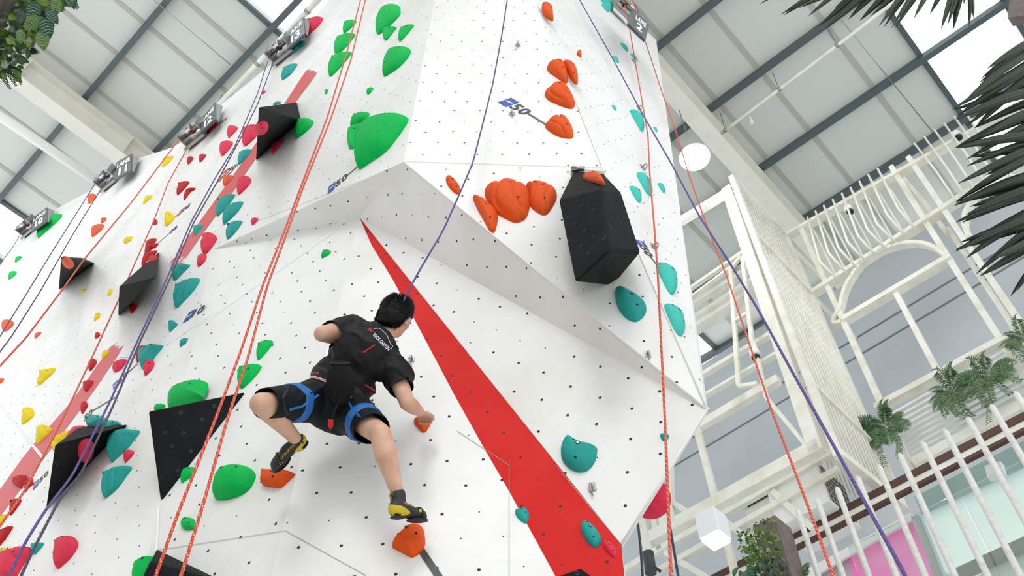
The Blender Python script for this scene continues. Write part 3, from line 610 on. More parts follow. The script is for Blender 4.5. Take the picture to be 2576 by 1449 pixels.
 ('orange', PM, zI([(683,935),(710,885),(760,855),(815,850),(850,870),(880,930),(897,1000),(890,1040),(850,1047),(780,1030),(720,990)]), 'orange rippled hold at the end of the middle-face 50 line', 'fold'),
 ('orange', PT, zJ([(540,160),(580,147),(650,150),(730,175),(768,220),(765,290),(720,390),(680,425),(630,410),(570,350),(560,230)]), 'orange rippled hold right of the biggest orange hold', 'fold'),
 ('orange', PT, zJ([(225,200),(260,160),(370,128),(440,130),(520,155),(560,200),(572,270),(560,380),(530,455),(460,482),(380,450),(310,400),(250,300)]), 'biggest orange rippled hold in the middle of the bulge front', 'fold'),
 ('orange', PT, zJ([(138,250),(200,275),(270,330),(320,400),(322,470),(300,553),(265,545),(220,460),(160,330)]), 'slanted orange blade hold left of the biggest orange hold'),
 ('orange', PT, zP([(1121,445),(1128,437),(1145,450),(1157,470),(1157,488),(1145,487),(1130,470)]), 'small orange hold beside the purple rope on the bulge front'),
 ('orange', FV7, zJ([(958,118),(1010,95),(1070,92),(1100,115),(1130,175),(1120,185),(1060,165)]), 'small orange hold on top of the big black gem volume', 'fold'),
 # pale teal on the right face
 ('mint', PR, zP([(1509,-8),(1535,-12),(1543,10),(1540,28),(1531,27),(1520,12)]), 'pale teal hold at the top edge beside the right pulley'),
 ('mint', PR, zI([(1107,30),(1140,32),(1160,60),(1158,92),(1125,65)]), 'pale teal hold just below the one at the top edge'),
 ('mint', PR, zI([(1250,322),(1290,340),(1310,370),(1300,390),(1265,355)]), 'narrow pale teal hold right under the number 2 sign'),
 ('mint', PR, zI([(1328,403),(1360,420),(1380,450),(1378,468),(1345,440)]), 'narrow pale teal hold crossed by the orange rope beside a metal hanger'),
 ('mint', PR, zI([(1185,422),(1220,425),(1238,450),(1235,478),(1205,455)]), 'pale teal hold touching the grey-purple rope high up'),
 ('mint', PR, zI([(1182,795),(1205,793),(1222,820),(1218,838),(1195,820)]), 'small pale teal hold left of the long crossed pale teal one'),
 ('mint', PR, zI([(1335,822),(1380,830),(1425,880),(1432,930),(1415,997),(1370,930)]), 'long pale teal hold where orange and purple ropes cross'),
 ('mint', PR, zI([(1500,960),(1520,958),(1530,985),(1520,1000)]), 'tiny pale teal hold near the right edge of the tower, upper one'),
 ('mint', PR, zJ([(1538,178),(1570,185),(1588,220),(1580,260),(1550,225)]), 'small pale teal hold near the right edge of the tower, lower one'),
 ('mint', PR, zJ([(1387,110),(1410,85),(1470,150),(1495,230),(1480,282),(1440,250),(1405,180)]), 'long pale teal hold crossed by the orange rope beside the gem volume'),
 ('mint', PR, zJ([(1325,203),(1370,205),(1410,250),(1412,290),(1395,332),(1355,290)]), 'pale teal hold left of and below the long one beside the gem volume'),
 ('mint', PR, zJ([(1535,790),(1560,768),(1620,785),(1680,840),(1693,900),(1680,970),(1645,1025),(1610,1000),(1560,900)]), 'big pale teal dome upper of two at the right tower edge'),
 ('mint', PR, zJ([(1595,1110),(1610,1080),(1670,1095),(1730,1150),(1747,1220),(1740,1290),(1705,1340),(1660,1300),(1610,1190)]), 'big pale teal dome lower of two at the right tower edge'),
 ('teal', PT, zJ([(1215,980),(1235,935),(1330,980),(1400,1030),(1445,1090),(1440,1160),(1400,1215),(1350,1230),(1280,1190),(1230,1100)]), 'big teal dome hold directly below the black gem volume'),
 # lower right
 ('teal', PR2, zK([(843,362),(900,400),(980,440),(1060,465),(1070,500),(1060,580),(1010,650),(940,668),(870,640),(810,570),(790,490),(800,420)]), 'big teal half-moon hold on the lower right panel'),
 ('teal', PR2, zK([(1550,372),(1600,368),(1615,390),(1605,425),(1575,432),(1552,400)]), 'small teal hold behind the orange rope on the lower right panel'),
 ('teal', PM2, zK([(455,940),(500,945),(505,922),(535,925),(558,960),(560,1010),(540,1053),(500,1035),(465,990)]), 'small teal hooked hold on the left border of the bright red stripe'),
 ('teal', PM2, zK([(950,1040),(985,1015),(1030,1040),(1090,1120),(1107,1180),(1085,1225),(1050,1235),(1000,1190),(955,1100)]), 'teal oval hold on the bright red stripe'),
 ('pink', PM2, zK([(1117,1180),(1150,1170),(1200,1215),(1225,1270),(1215,1312),(1180,1300),(1130,1240)]), 'pink oval hold on the bright red stripe'),
 ('orange', P2, zW([(175,600),(190,580),(300,595),(450,625),(455,635),(400,690),(340,735),(250,720),(180,690),(172,650)]), 'flat orange foothold under the left climbing shoe', 'flat'),
 ('orange', PM2, zW([(1245,1190),(1255,1165),(1320,1090),(1380,1030),(1430,1005),(1480,1012),(1500,1060),(1513,1180),(1490,1250),(1420,1300),(1380,1290),(1270,1220)]), 'orange triangular foothold under the right climbing shoe'),
 ('orange', PM2, zW([(1420,165),(1450,150),(1520,160),(1555,210),(1540,250),(1520,280),(1490,282),(1455,240),(1430,205)]), 'orange hold gripped by the climber\'s right hand'),
]
for q in H1:
    kind = q[4] if len(q) > 4 else 'egg'
    hh = {'wedge': .38, 'ridge': .3, 'groove': .3, 'fold': .28, 'flat': .32}.get(kind, .36)
    if q[1] in (PR,): hh = .2
    if q[1] in (PM, PT) and kind == 'egg': hh = .3
    if 'gripped' in q[3] or 'foothold' in q[3]: hh = .42
    if q[1] in (FV1, FV2, FV3, FV4, FV7): hh = .2
    hold(q[0], q[1], q[2], q[3], hh, kind)
# the hold on the hidden side face, seen past the edge
PS = plane3(B1, GG, GG+bk); PS.n = -PS.n if PS.n.x < 0 else PS.n
e0 = B1+(GG-B1)*.56; m = MB(); ex = (GG-B1).normalized(); nS = ex.cross(bk).normalized(); nS = nS if nS.x > 0 else -nS
m.sphere(e0+bk.normalized()*.12, .1, 12, 0, 1, 1, 1, Matrix((ex*.8, bk.normalized()*.85, nS*.98)).transposed())
tag(m.build('climbing_hold', MATS['hold_pink'], loc=e0), 'pink hold poking out past the lower right tower edge', 'climbing hold', 'pink climbing holds')

# metal bolt hangers
def hanger(P, x, y, label, s=.035):
    t = thing('bolt_hanger', P.hit(x, y), label, 'bolt hanger', 'metal bolt hangers'); o = P.hit(x, y)
    m = MB(); m.box(o+P.n*.003+P.f*s*.5, P.e*s*.45, P.f*s*.6, P.n*.003); m.build('plate', M_steel, t, bevel=.002)
    m = MB(); pts = [o+P.e*.0+P.n*(.006+s*.75*math.sin(a))+P.f*(-s*.2-s*.75*math.cos(a)+s*.3) for a in [math.pi*i/10 for i in range(11)]]; m.tube(pts, s*.13, 8); m.build('eye', M_steel, t)
    m = MB(); m.tube([o+P.f*s*.6+P.n*.004, o+P.f*s*.6+P.n*.016], s*.25, 6, smooth=False); m.build('nut', M_bolt, t)
hanger(PM2, 1035, 910, 'steel bolt hanger right of the climber\'s shoulder', .04)
hanger(PR2, 1490, 1235, 'steel bolt hanger below the big teal half-moon hold', .04)
hanger(PM, 1303, 117, 'small steel hanger high on the middle face', .05); hanger(PM, 1288, 290, 'small steel hanger below the middle-face blue 50 tag', .05)
hanger(PR, 1593, 155, 'small steel hanger under the narrow pale teal holds', .06); hanger(PR, 1607, 275, 'small steel hanger on the long pale teal hold', .05)
hanger(PR, 1617, 425, 'steel hanger above the long pale teal hold', .05); hanger(PR, 1644, 625, 'steel hanger above the big pale teal domes', .045); hanger(PT, 1631, 898, 'steel hanger at the thin lower end of the bulge front', .035)
m = MB(); a = PT.hit(1438, 430, .01); b = PT.hit(1518, 440, .01); m.bar(a, b, .07, .012, PT.n); m.tube([a+PT.n*.02, a+(b-a)*.4+PT.n*.03], .018, 8)
tag(m.build('metal_bracket', M_steel, loc=a), 'bent steel bracket above the big black gem volume', 'bracket')

# grade tags: logo patch, digits and a thin tape leading to the hold
def gradetag(P, a, b, c, txt, lcol, label, hgt=.12, ink=(60, 62, 66)):
    """a->b strip start/end px, c = end of the tape line px"""
    A = P.hit(*a); B = P.hit(*b); e = (B-A); L = e.length; e.normalize(); f = P.n.cross(e); f = -f if f.dot(Vector((0, 0, 1))) < 0 else f; n = P.n
    t = thing('grade_tag', A, label, 'tag', 'grade tags on the wall'); k = .003
    m = MB(); bw = L*.36
    if lcol: m.add([A+n*k-f*hgt/2, A+e*bw+n*k-f*hgt/2, A+e*bw+n*k+f*hgt/2, A+n*k+f*hgt/2], [(0, 1, 2, 3)]); m.build('logo_patch', mat('tag_%d_%d_%d' % lcol, lcol, .5), t)
    if lcol:
        m = MB(); g = A+e*bw*.15+n*(k+.001); m.add([g-f*hgt*.06, g+e*bw*.7-f*hgt*.1+f*hgt*.12, g+e*bw*.7+f*hgt*.14, g+f*hgt*.06], [(0, 1, 2, 3)]); m.build('logo_mark', M_white, t)
    if txt:
        vs, fs, asp = textmesh(txt, .03, 1.1); x0 = L*.40; tw = min(L-x0, hgt*.85*asp*1.3); m = MB()
        m.add([A+e*(x0+u*tw)+f*((v-.5)*hgt*.8)+n*k for u, v in vs], fs); m.build('digits', mat('ink', ink, .6), t)
    if c:
        Cc = P.hit(*c); m = MB(); S = B+n*k; E = Cc+n*k; q = (E-S).cross(n).normalized()*.010; m.add([S-q, E-q, E+q, S+q], [(0, 1, 2, 3)]); m.build('tape_line', mat('tape_grey', (92, 96, 98), .5), t)
gradetag(PM, (1269, 252), (1328, 286), (1374, 314), '50', (42, 78, 168), 'blue and white 50 tag with a line to an orange hold, middle face', .13)
gradetag(PL, (826, 480), (874, 442), (906, 414), '50', (58, 88, 160), 'blue and white 50 tag under the huge green dome', .13)
gradetag(PL, (554, 446), (590, 424), (607, 408), '75', (205, 62, 60), 'red and white 75 tag with a line to a teal hold', .22)
gradetag(PL, (449, 538), (478, 516), (440, 546), '75', (205, 62, 60), 'small 75 tag beside the large yellow fingered hold', .12)
gradetag(PL, (417, 596), (446, 570), (398, 612), '75', None, 'faint 75 tag above the red curved holds', .12)
gradetag(PL, (468, 800), (514, 775), None, '10', (70, 98, 160), 'blue tag ending in 0 right of a small teal hold', .12)
gradetag(PL, (285, 976), (320, 940), (347, 915), '50', (70, 98, 160), 'blue 50 tag between the purple ropes and the teal wedge', .14)
gradetag(PL, (198, 1068), (233, 1034), (290, 1000), '50', None, 'faint 50 tag above the crowded black wedge', .14)
gradetag(PL, (84, 1226), (122, 1188), None, '50', (96, 80, 150), 'faint 50 tag right of the red holds at lower left', .1)
gradetag(PR, (1606, 605), (1635, 645), (1653, 668), '50', (62, 78, 168), 'blue 50 tag at the right side of the gem volume', .14)
gradetag(PL, (535, 322), (572, 298), None, 'ROCK', None, 'faint small lettering right of the red hold under LANE 12', .1, (130, 134, 140))
M_tape = mat('tape_dark', (70, 74, 78), .5)
m = MB(); a = PM2.hit(1060, 1385)+PM2.n*.003; b = PM2.hit(1130, 1490)+PM2.n*.003; q_ = (b-a).cross(PM2.n).normalized()*.016; m.add([a-q_, b-q_, b+q_, a+q_], [(0, 1, 2, 3)])
tag(m.build('tape_strip', M_tape, loc=a), 'dark tape strip running down from the lowest orange foothold', 'tape')

# lane signs and pulleys
M_sign = mat('sign_grey', (72, 80, 86), .35); M_sign2 = mat('sign_side', (150, 150, 150), .5)
def sign(P, h, q, lines, label, fin=True):
    c = [P.hit(x, y, h) for x, y in q]; n = P.n
    t = thing('lane_sign', c[0], label, 'sign', 'lane signs along the wall top')
    m = MB(); m.add([v for v in c]+[v-n*.03 for v in c], [(0, 1, 2, 3), (7, 6, 5, 4), (0, 4, 5, 1), (1, 5, 6, 2), (2, 6, 7, 3), (3, 7, 4, 0)]); m.build('plate', M_sign, t)
    if fin:
        X = P.hit(q[2][0]+17, q[2][1]+8, h*.5); m = MB(); m.add([c[2]-n*.02, X, c[3]-n*.02, c[2]-n*.05, X-n*.02, c[3]-n*.05], [(0, 1, 2), (5, 4, 3), (0, 3, 4, 1), (1, 4, 5, 2)]); m.build('side_fin', M_sign2, t)
    for s, (u0, u1, v0, v1) in lines:
        vs, fs, _ = textmesh(s, .05, 1.08); m = MB(); pv = []
        for u, v in vs:
            U = u0+(u1-u0)*u; V = v0+(v1-v0)*v; pv.append((c[0]*(1-U)+c[3]*U)*(1-V)+(c[1]*(1-U)+c[2]*U)*V+n*.004)
        m.add(pv, fs); m.build('lettering', mat('lettering_white', (245, 245, 245), .5), t)
# corner order: bottom-left, top-left, top-right, bottom-right
def lane(num, q, label): sign(PL, .14, q, [('LANE', (.1, .92, .58, .84)), (num, (.24, .76, .08, .5))], label)
lane('13', [(722, 124), (720, 83), (762, 42), (767, 83)], 'grey LANE 13 sign at the top edge beside a pink hold')
lane('12', [(504, 334), (507, 297), (541, 257), (543, 299)], 'grey LANE 12 sign above a deep red hold')
lane('11', [(287, 453), (293, 408), (331, 386), (330, 427)], 'grey LANE 11 sign under the cream I-beam')
lane('10', [(78, 583), (82, 548), (118, 521), (117, 555)], 'grey LANE 10 sign behind the bright green hold at far left')
sign(PR, .35, [(1581, 59), (1591, 22), (1634, 61), (1624, 101)], [('LANE', (.25, .85, .55, .85)), ('2', (.38, .72, .12, .5))], 'pale grey lane sign with the number 2 at the top right of the tower', False)
def pulley(P, x, y, label, s=.125, h=.16, col='rope_purple'):
    o = P.hit(x, y, h); t = thing('rope_pulley', o, label, 'pulley', 'rope pulleys along the wall top'); e, f, n = P.e, P.f, P.n
    m = MB(); m.tube([o-e*s*1.3, o+e*s*1.3], s*.42, 18, cap=False); m.tube([o-e*s*1.3, o+e*s*1.3], s*.30, 14, cap=False); m.tube([o+e*s*1.2, o+e*s*1.3], s*.55, 18); m.build('drum', M_steel, t)
    m = MB(); m.tube([o+e*s*1.301, o+e*s*1.31], s*.36, 16); m.tube([o-e*s*1.31, o-e*s*1.301], s*.36, 16); m.build('drum_bore', M_dark, t)
    m = MB(); m.tube([o-f*s*1.1-e*s*.9+n*.05, o-f*s*1.1+e*s*.7+n*.05], s*.28, 12); m.build('lower_roller', M_steel, t)
    m = MB(); m.box(o-f*s*.6-n*s*.9, e*s*1.5, f*s*1.3, n*.02); m.box(o-f*s*.4-n*s*.4+e*s*1.35, e*.01, f*s*.9, n*s*.9); m.box(o-f*s*.4-n*s*.4-e*s*1.35, e*.01, f*s*.9, n*s*.9); m.build('bracket', M_steel, t, bevel=.004)
    m = MB()
    for k in range(2): m.tube([o-e*s*(.1+.16*k)+ (f*math.cos(a)+n*math.sin(a))*s*.48 for a in [i*math.pi/8 for i in range(17)]], .011, 8)
    m.build('rope_wrap', mat(col, (92, 72, 128) if 'purple' in col else (190, 60, 40), .8), t)
    m = MB(); m.box(o-f*s*1.3+n*s*.35+e*s*.25, e*s*.3, f*s*.35, n*s*.12); m.build('white_clip', M_white, t, bevel=.01)
pulley(PL, 702, 112, 'steel rope pulley with violet ropes above two teal holds'); pulley(PL, 484, 322, 'steel rope pulley with orange ropes at the edge between two lane signs', col='rope_orange'); pulley(PL, 268, 437, 'steel pulley at the lower end of the fat white duct'); pulley(PL, 68, 560, 'pale steel pulley at the far left end of the wall top', col='rope_orange')
pulley(PR, 1577, 10, 'steel rope pulley at the top right of the tower', .12, .2, 'rope_orange')
# ---------------------------------------------------------------- ropes
M_ro = [mat('rope_orange_a', (206, 74, 50), .8), mat('rope_orange_b', (226, 190, 170), .8)]
M_rp = [mat('rope_violet_a', (84, 74, 138), .8), mat('rope_violet_b', (150, 96, 128), .8)]
M_rg = [mat('rope_grey_a', (66, 66, 88), .8), mat('rope_grey_b', (110, 104, 120), .8)]
def wall_t(x, y):
    best = 1e9
    for P_, V_ in panels.values():
        q_ = P_.hit(x, y)
        if inpoly(*P_.uv(q_), [P_.uv(v) for v in V_]): best = min(best, (q_-CAM).dot(CF))
    return best
def rope(pts, mts, label, r=.0055, group=None, wall=True):
    """pts: (x, y, depth)"""
    if 'short' not in label: pts = [(x, y, min(t_, .955*wall_t(x, y))) for x, y, t_ in pts]
    P = [at(*p) for p in pts]; fine = []
    if P[-1].z > .5 and pts[-1][1] > 900: d_ = P[-1]-P[-2]; P.append(P[-1]+Vector((d_.x*.1, d_.y*.1, -abs(d_.z))).normalized()*min(P[-1].z-.1, 1.6))
    for i in range(len(P)-1):
        n = max(2, int((P[i+1]-P[i]).length/.005))
        for k in range(n): fine.append(P[i]+(P[i+1]-P[i])*(k/n))
    fine.append(P[-1])
    for _ in range(3):
        g = fine[:]
        st = 10
        for i in range(1, len(g)-1):
            a = g[max(0, i-st)]; b = g[min(len(g)-1, i+st)]; fine[i] = g[i]*.5+(a+b)*.25 if st < i < len(g)-1-st else g[i]
    m = MB(); m.tube(fine, r, 8, pattern=lambda i, j: 1 if (i+2*j) % 8 == 0 else 0)
    return tag(m.build('climbing_rope', mts, loc=P[0]), label, 'rope', group)
go, gp = 'orange climbing ropes', 'purple climbing ropes'
rope([(1277, -6, 8.2), (1262, 90, 7.6), (1240, 210, 7.0), (1190, 408, 5.95), (1156, 488, 5.6), (1115, 580, 5.3), (1060, 672, 4.98), (1016, 752, 4.75), (1000, 800, 4.85)], M_rp, 'purple rope running up from the climber across the middle face', .0055, gp, False)
rope([(909, -8, 8.6), (873, 130, 7.2), (822, 300, 6.1), (757, 470, 5.2), (716, 580, 4.7), (660, 720, 4.2), (607, 880, 3.8), (540, 1060, 3.4), (448, 1290, 3.0), (388, 1460, 2.8)], M_ro, 'orange rope passing just left of the climber, left one of the close pair', .0058, go)
rope([(921, -8, 8.6), (883, 150, 7.2), (832, 300, 6.1), (763, 470, 5.15), (722, 585, 4.7), (672, 720, 4.2), (624, 900, 3.75), (570, 1060, 3.35), (511, 1270, 2.95), (452, 1460, 2.7)], M_ro, 'orange rope passing just left of the climber, right one of the close pair', .0058, go)
rope([(688, 108, 12.2), (648, 235, 10.6), (590, 370, 9.0), (540, 450, 8.2), (480, 560, 7.2), (420, 700, 6.2), (345, 860, 5.3), (272, 1020, 4.6), (180, 1200, 3.9), (116, 1280, 3.6), (60, 1370, 3.35), (18, 1460, 3.1)], M_rp, 'purple rope from the LANE 13 pulley to the bottom left, left strand', .0055, gp)
rope([(700, 122, 12.2), (671, 200, 11.2), (648, 262, 10.6), (612, 335, 9.6), (545, 460, 8.2), (487, 560, 7.2), (428, 700, 6.2), (352, 860, 5.3), (285, 1020, 4.6), (200, 1200, 3.9), (153, 1250, 3.75), (85, 1380, 3.3), (48, 1460, 3.1)], M_rg, 'dark violet rope from the LANE 13 pulley to the bottom left, right strand', .0055, gp)
rope([(475, 312, 13), (440, 365, 12.2), (330, 510, 10.5), (212, 652, 8.8), (150, 738, 8.0), (65, 850, 7.1), (-20, 942, 6.4)], M_ro, 'orange rope from the LANE 12 pulley down to the left edge', .0075, go)
rope([(484, 330, 13), (462, 390, 12.2), (423, 460, 11.2), (385, 560, 10), (345, 650, 9.0), (300, 750, 8.1), (245, 870, 7.1), (196, 975, 6.4), (145, 1080, 5.8), (62, 1235, 5.0), (-15, 1345, 4.5)], M_ro, 'orange rope from the LANE 12 pulley crossing the black two-faced wedge', .0065, go)
rope([(258, 430, 14), (225, 485, 13), (130, 635, 10.8), (60, 750, 9.4), (-15, 870, 8.4)], M_rp, 'thin purple rope from the LANE 11 pulley, left strand', .006, gp)
rope([(272, 446, 14), (242, 495, 13), (180, 595, 11.2), (100, 735, 9.5), (30, 845, 8.4), (-15, 905, 8)], M_rg, 'thin purple rope from the LANE 11 pulley, right strand', .006, gp)
rope([(60, 575, 15), (30, 625, 14), (-15, 685, 13)], M_rg, 'thin pale rope from the LANE 10 pulley at the left edge', .004)
rope([(1571, 12, 12.5), (1582, 62, 12), (1604, 190, 10.5), (1630, 340, 9), (1634, 430, 8.3), (1645, 560, 7.0), (1655, 690, 6), (1663, 860, 5.1), (1672, 1040, 4.2), (1680, 1240, 3.5), (1688, 1460, 3.0)], M_ro, 'orange rope hanging straight down the right face of the tower', .006, go, False)
rope([(1590, -6, 12.5), (1621, 98, 11.4), (1632, 130, 11), (1668, 240, 10), (1700, 330, 9.2), (1730, 430, 8.5), (1768, 540, 7.6), (1830, 700, 6.4), (1887, 870, 5.4), (1940, 1030, 4.6), (1990, 1160, 4.0), (2050, 1320, 3.4), (2100, 1460, 2.9)], M_ro, 'orange rope hanging past the right side of the tower', .006, go, False)
rope([(1455, -6, 11.5), (1540, 145, 9.5), (1618, 290, 8), (1688, 410, 7), (1760, 545, 6.0), (1835, 660, 5.2), (1905, 775, 4.6), (1990, 930, 3.9), (2080, 1090, 3.35), (2190, 1290, 2.8), (2285, 1460, 2.45)], M_rp, 'purple rope slanting down across the whole right side', .0062, gp, False)
rope([(1585, 1120, 5.9), (1603, 1300, 5.2), (1612, 1380, 4.9), (1617, 1460, 4.7)], M_rg, 'short dark violet rope below the tower edge, left one', .007, gp, False)
rope([(1640, 1060, 5.9), (1668, 1225, 5.2), (1683, 1310, 4.9), (1708, 1460, 4.5)], M_rg, 'short dark violet rope below the tower edge, right one', .007, gp, False)

# ---------------------------------------------------------------- background steelwork
dA = Vector((-.72, .694, 0)).normalized(); nF = Vector((-dA.y, dA.x, 0)); nF = nF if nF.y > 0 else -nF
def FP(c): return Plane(nF*c, -nF)
K1 = at(1843, 450, 14.35); c1 = K1.dot(nF); F1 = FP(c1)
K2 = at(1978, 596, 15.0); c2 = K2.dot(nF); F2 = FP(c2)
GW = FP(c2+4.3); F3 = FP(c2-.75); F4 = FP(c2-1.9)
FJ = plane3(K1, K2, K1+Vector((0, 0, 1)))
# far grey wall
a = GW.hit(1560, 1300); b = GW.hit(2900, 700)
m = MB(); ctr = (a+b)/2; hl = 16
zt = 17.6
m.box(Vector((ctr.x, ctr.y, 0))+Vector((0, 0, zt/2))+nF*.1, dA*hl, nF*.1, Vector((0, 0, zt/2)))
zseam = [GW.hit(1711, 1152).z, GW.hit(1750, 1190).z, GW.hit(2410, 765).z, GW.hit(2300, 1010).z-3]
zs = sorted(set([round(GW.hit(2370, 720).z, 2), round(GW.hit(2370, 770).z, 2), 8.4]))
for z_ in zs: m.box(Vector((ctr.x, ctr.y, z_))-nF*.004, dA*hl, nF*.004, Vector((0, 0, .022)), 1)
tag(m.build('wall_far', [M_grey, mat('seam_grey', (112, 118, 122), .7)], loc=ctr), kind='structure')
def steel(name, label, cat, group, bars, parent=None, mt=None):
    """bars: (plane, (x,y), (x,y), width, depth)"""
    m = MB(); first = None
    for P, a, b, w_, d_ in bars:
        A = P.hit(*a); B = P.hit(*b); first = first or A; m.bar(A, B, w_, d_, P.n)
    o = m.build(name, mt or M_cream2, parent, loc=first, bevel=.006 if not parent else 0, seg=1)
    if not parent: tag(o, label, cat, group)
    return o
# F1: big box frame left
t = thing('box_frame', F1.hit(2055, 1125), 'heavy cream box frame with a thick post between the tower and the slatted screen', 'steel frame')
def sub(name, bars, t_, mt=None): 
    m = MB()
    for P, a, b, w_, d_ in bars: m.bar(P.hit(*a), P.hit(*b), w_, d_, P.n)
    return m.build(name, mt or M_cream2, t_)
sub('post', [(F1, (1830, 475), (2058, 1140), .16, .12)], t)
sub('beam', [(F1, (1700, 565), (1835, 482), .14, .1)], t); sub('beam', [(F1, (1640, 1355), (2064, 1122), .16, .12)], t)
sub('brace', [(F1, (1928, 1000), (2043, 1139), .045, .045)], t)
sub('bracket', [(F1, (1896, 860), (1928, 1000), .045, .045)], t)
t = thing('lattice_frame', F1.hit(1760, 1080), 'cream lattice frame with thin posts behind the lower right tower edge', 'steel frame')
FB = FP(c1+.5)
for a, b, w_ in [((1752, 1075), (1812, 1300), .1), ((1815, 1300), (1850, 1449), .1), ((1659, 1235), (1676, 1350), .16), ((1640, 1270), (1662, 1385), .1), ((1610, 1290), (1636, 1400), .16), ((1688, 1170), (1692, 1310), .06)]: sub('post', [(FB, a, b, w_*.75, .07)], t)
for a, b, w_ in [((1560, 1440), (2110, 1128), .12), ((1580, 1480), (2110, 1180), .1)]: sub('rail', [(FB, a, b, w_*.75, .07)], t)
for a, b in [((1684, 1258), (1735, 1292)), ((1817, 1305), (1900, 1370)), ((1674, 1390), (1790, 1460)), ((1640, 1265), (1700, 1330)), ((1944, 1236), (2045, 1330))]: sub('brace', [(FB, a, b, .07, .05)], t)
t = thing('steel_truss', F1.hit(1735, 731), 'thin rusty cream truss crossing between tower and thick post', 'truss')
FT = FP(c1+.9)
for a, b, w_ in [((1700, 752), (1870, 635), .07), ((1700, 778), (1840, 673), .05)]: sub('chord', [(FT, a, b, w_, .07)], t)
for a, b in [((1867, 638), (1897, 905)), ((1838, 673), (1858, 970)), ((1735, 731), (1737, 756)), ((1840, 675), (1868, 640))]: sub('post', [(FT, a, b, .06, .05)], t)
sub('rung', [(FT, (1852, 806), (1880, 788), .05, .05)], t); sub('rung', [(FT, (1858, 972), (1905, 965), .05, .05)], t)
steel('steel_beam', 'slim cream beam above the wide one beside the tower', 'steel beam', 'cream beams beside the tower', [(FP(c1+1.2), (1700, 792), (1925, 652), .1, .12)])
steel('steel_beam', 'wide cream beam passing behind the thick post', 'steel beam', 'cream beams beside the tower', [(FP(c1+1.6), (1700, 850), (1930, 700), .3, .2)])
steel('steel_beam', 'cream beam running up from the right tip of the tower', 'steel beam', 'cream beams beside the tower', [(FP(c1+1.2), (1740, 1085), (1960, 955), .14, .12)])
steel('steel_beam', 'thin cream beam with a small camera low beside the thick post', 'steel beam', 'cream beams beside the tower', [(FP(c1+1.4), (1740, 960), (1945, 838), .08, .1)])
steel('steel_beam', 'second thin cream beam right below the one with the small camera', 'steel beam', 'cream beams beside the tower', [(FP(c1+1.4), (1750, 1010), (1990, 870), .06, .1)])
# slatted jog screen
t = thing('slatted_screen', FJ.hit(1850, 455), 'tall cream screen of close vertical tubes between the thick post and the arched frame', 'screen')
zt_, zb_ = K1.z, FJ.hit(2101, 1135).z
def fj(u, z): p = K1.lerp(K2, u); return Vector((p.x, p.y, z))
zb2 = FJ.hit(2224, 1230).z
m = MB(); m.bar(fj(0, zt_+.05), fj(0, zb_-.05), .1, .08, FJ.n); m.build('post', M_cream2, t)
m = MB(); m.bar(fj(1, zt_+.05), fj(1, zb2-.05), .08, .08, FJ.n); m.build('post', M_cream2, t)
for z_ in (zt_, FJ.hit(1919, 614).z, (FJ.hit(2062, 990).z)):
    m = MB(); m.bar(fj(0, z_), fj(1, z_), .09, .06, Vector((0, 0, 1))); m.build('rail', M_cream2, t)
for i in range(1, 14):
    m = MB(); m.tube([fj(i/14, zt_+.1), fj(i/14, zb_+(zb2-zb_)*i/14)], .016, 8); m.build('slat', M_cream2, t)
for i in range(4, 12):
    m = MB(); m.tube([fj(i/12, zt_-.3)+nF*0+FJ.n*-.35, fj(i/12, zb_+.3)-FJ.n*.35], .013, 8); m.build('slat', M_cream2, t)
m = MB(); m.bar(fj(0, zb_), fj(1, zb2), .1, .1, FJ.n); m.build('brace', M_cream2, t)
# F2: arched frame
t = thing('arched_frame', F2.hit(2100, 760), 'cream steel balcony frame with a half-round arch and glazing bars', 'steel frame')
def s2(name, pairs, w_, d_=.1, P=F2):
    for a, b in pairs: sub(name, [(P, a, b, w_, d_)], t)
s2('rail', [((1978, 596), (2620, 238))], .07, .14); s2('rail', [((2043, 741), (2620, 372))], .08, .15); s2('rail', [((2125, 807), (2395, 648))], .08, .15); s2('rail', [((2205, 1028), (2640, 795))], .085, .13)
s2('post', [((2015, 572), (2220, 1022)), ((2243, 420), (2388, 652)), ((2388, 652), (2600, 985)), ((2286, 396), (2640, 920)), ((2219, 1019), (2310, 1215))], .075, .075)
s2('mullion', [((2253, 735), (2365, 945))], .07, .07)
s2('brace', [((2258, 430), (2330, 515)), ((2330, 515), (2385, 590)), ((2055, 755), (2150, 850)), ((2385, 575), (2600, 900)), ((1990, 620), (2070, 700))], .06, .06, FP(c2+.35))
pts = [F2.hit(*p) for p in catmull([(2119, 812), (2118, 770), (2132, 721), (2167, 669), (2215, 635), (2270, 617), (2312, 614), (2350, 624), (2386, 650), (2386, 650)], 5)[:41]]
m = MB()
for a, b in zip(pts[:-1], pts[1:]):
    if (b-a).length > 1e-4: m.bar(a, b+(b-a)*.08, .055, .12, F2.n)
m.build('arch', M_cream2, t)
pts = [F2.hit(*p) for p in [(2440, 600), (2428, 570), (2430, 540), (2450, 500), (2490, 470), (2540, 450), (2600, 445)]]
m = MB()
for a, b in zip(pts[:-1], pts[1:]): m.bar(a, b+(b-a)*.08, .055, .12, F2.n)
m.build('arch', M_cream2, t)
# louvre band under the sill
FLv = FP(c2+.05)
A0 = F2.hit(2235, 1018); A1 = F2.hit(2640, 800); zlow = F2.hit(2300, 1150).z
for i in range(9):
    z_ = A0.z - .07 - (i+1)*(A0.z-zlow-.1)/9.5
    m = MB(); m.bar(Vector((A0.x, A0.y, z_)), Vector((A1.x, A1.y, z_)), .03, .018, F2.n); m.build('louvre', M_cream2, t)
m = MB(); m.bar(Vector((A0.x, A0.y, zlow-.12)), Vector((A1.x, A1.y, zlow-.12)), .12, .2, F2.n); m.build('rail', M_cream2, t)
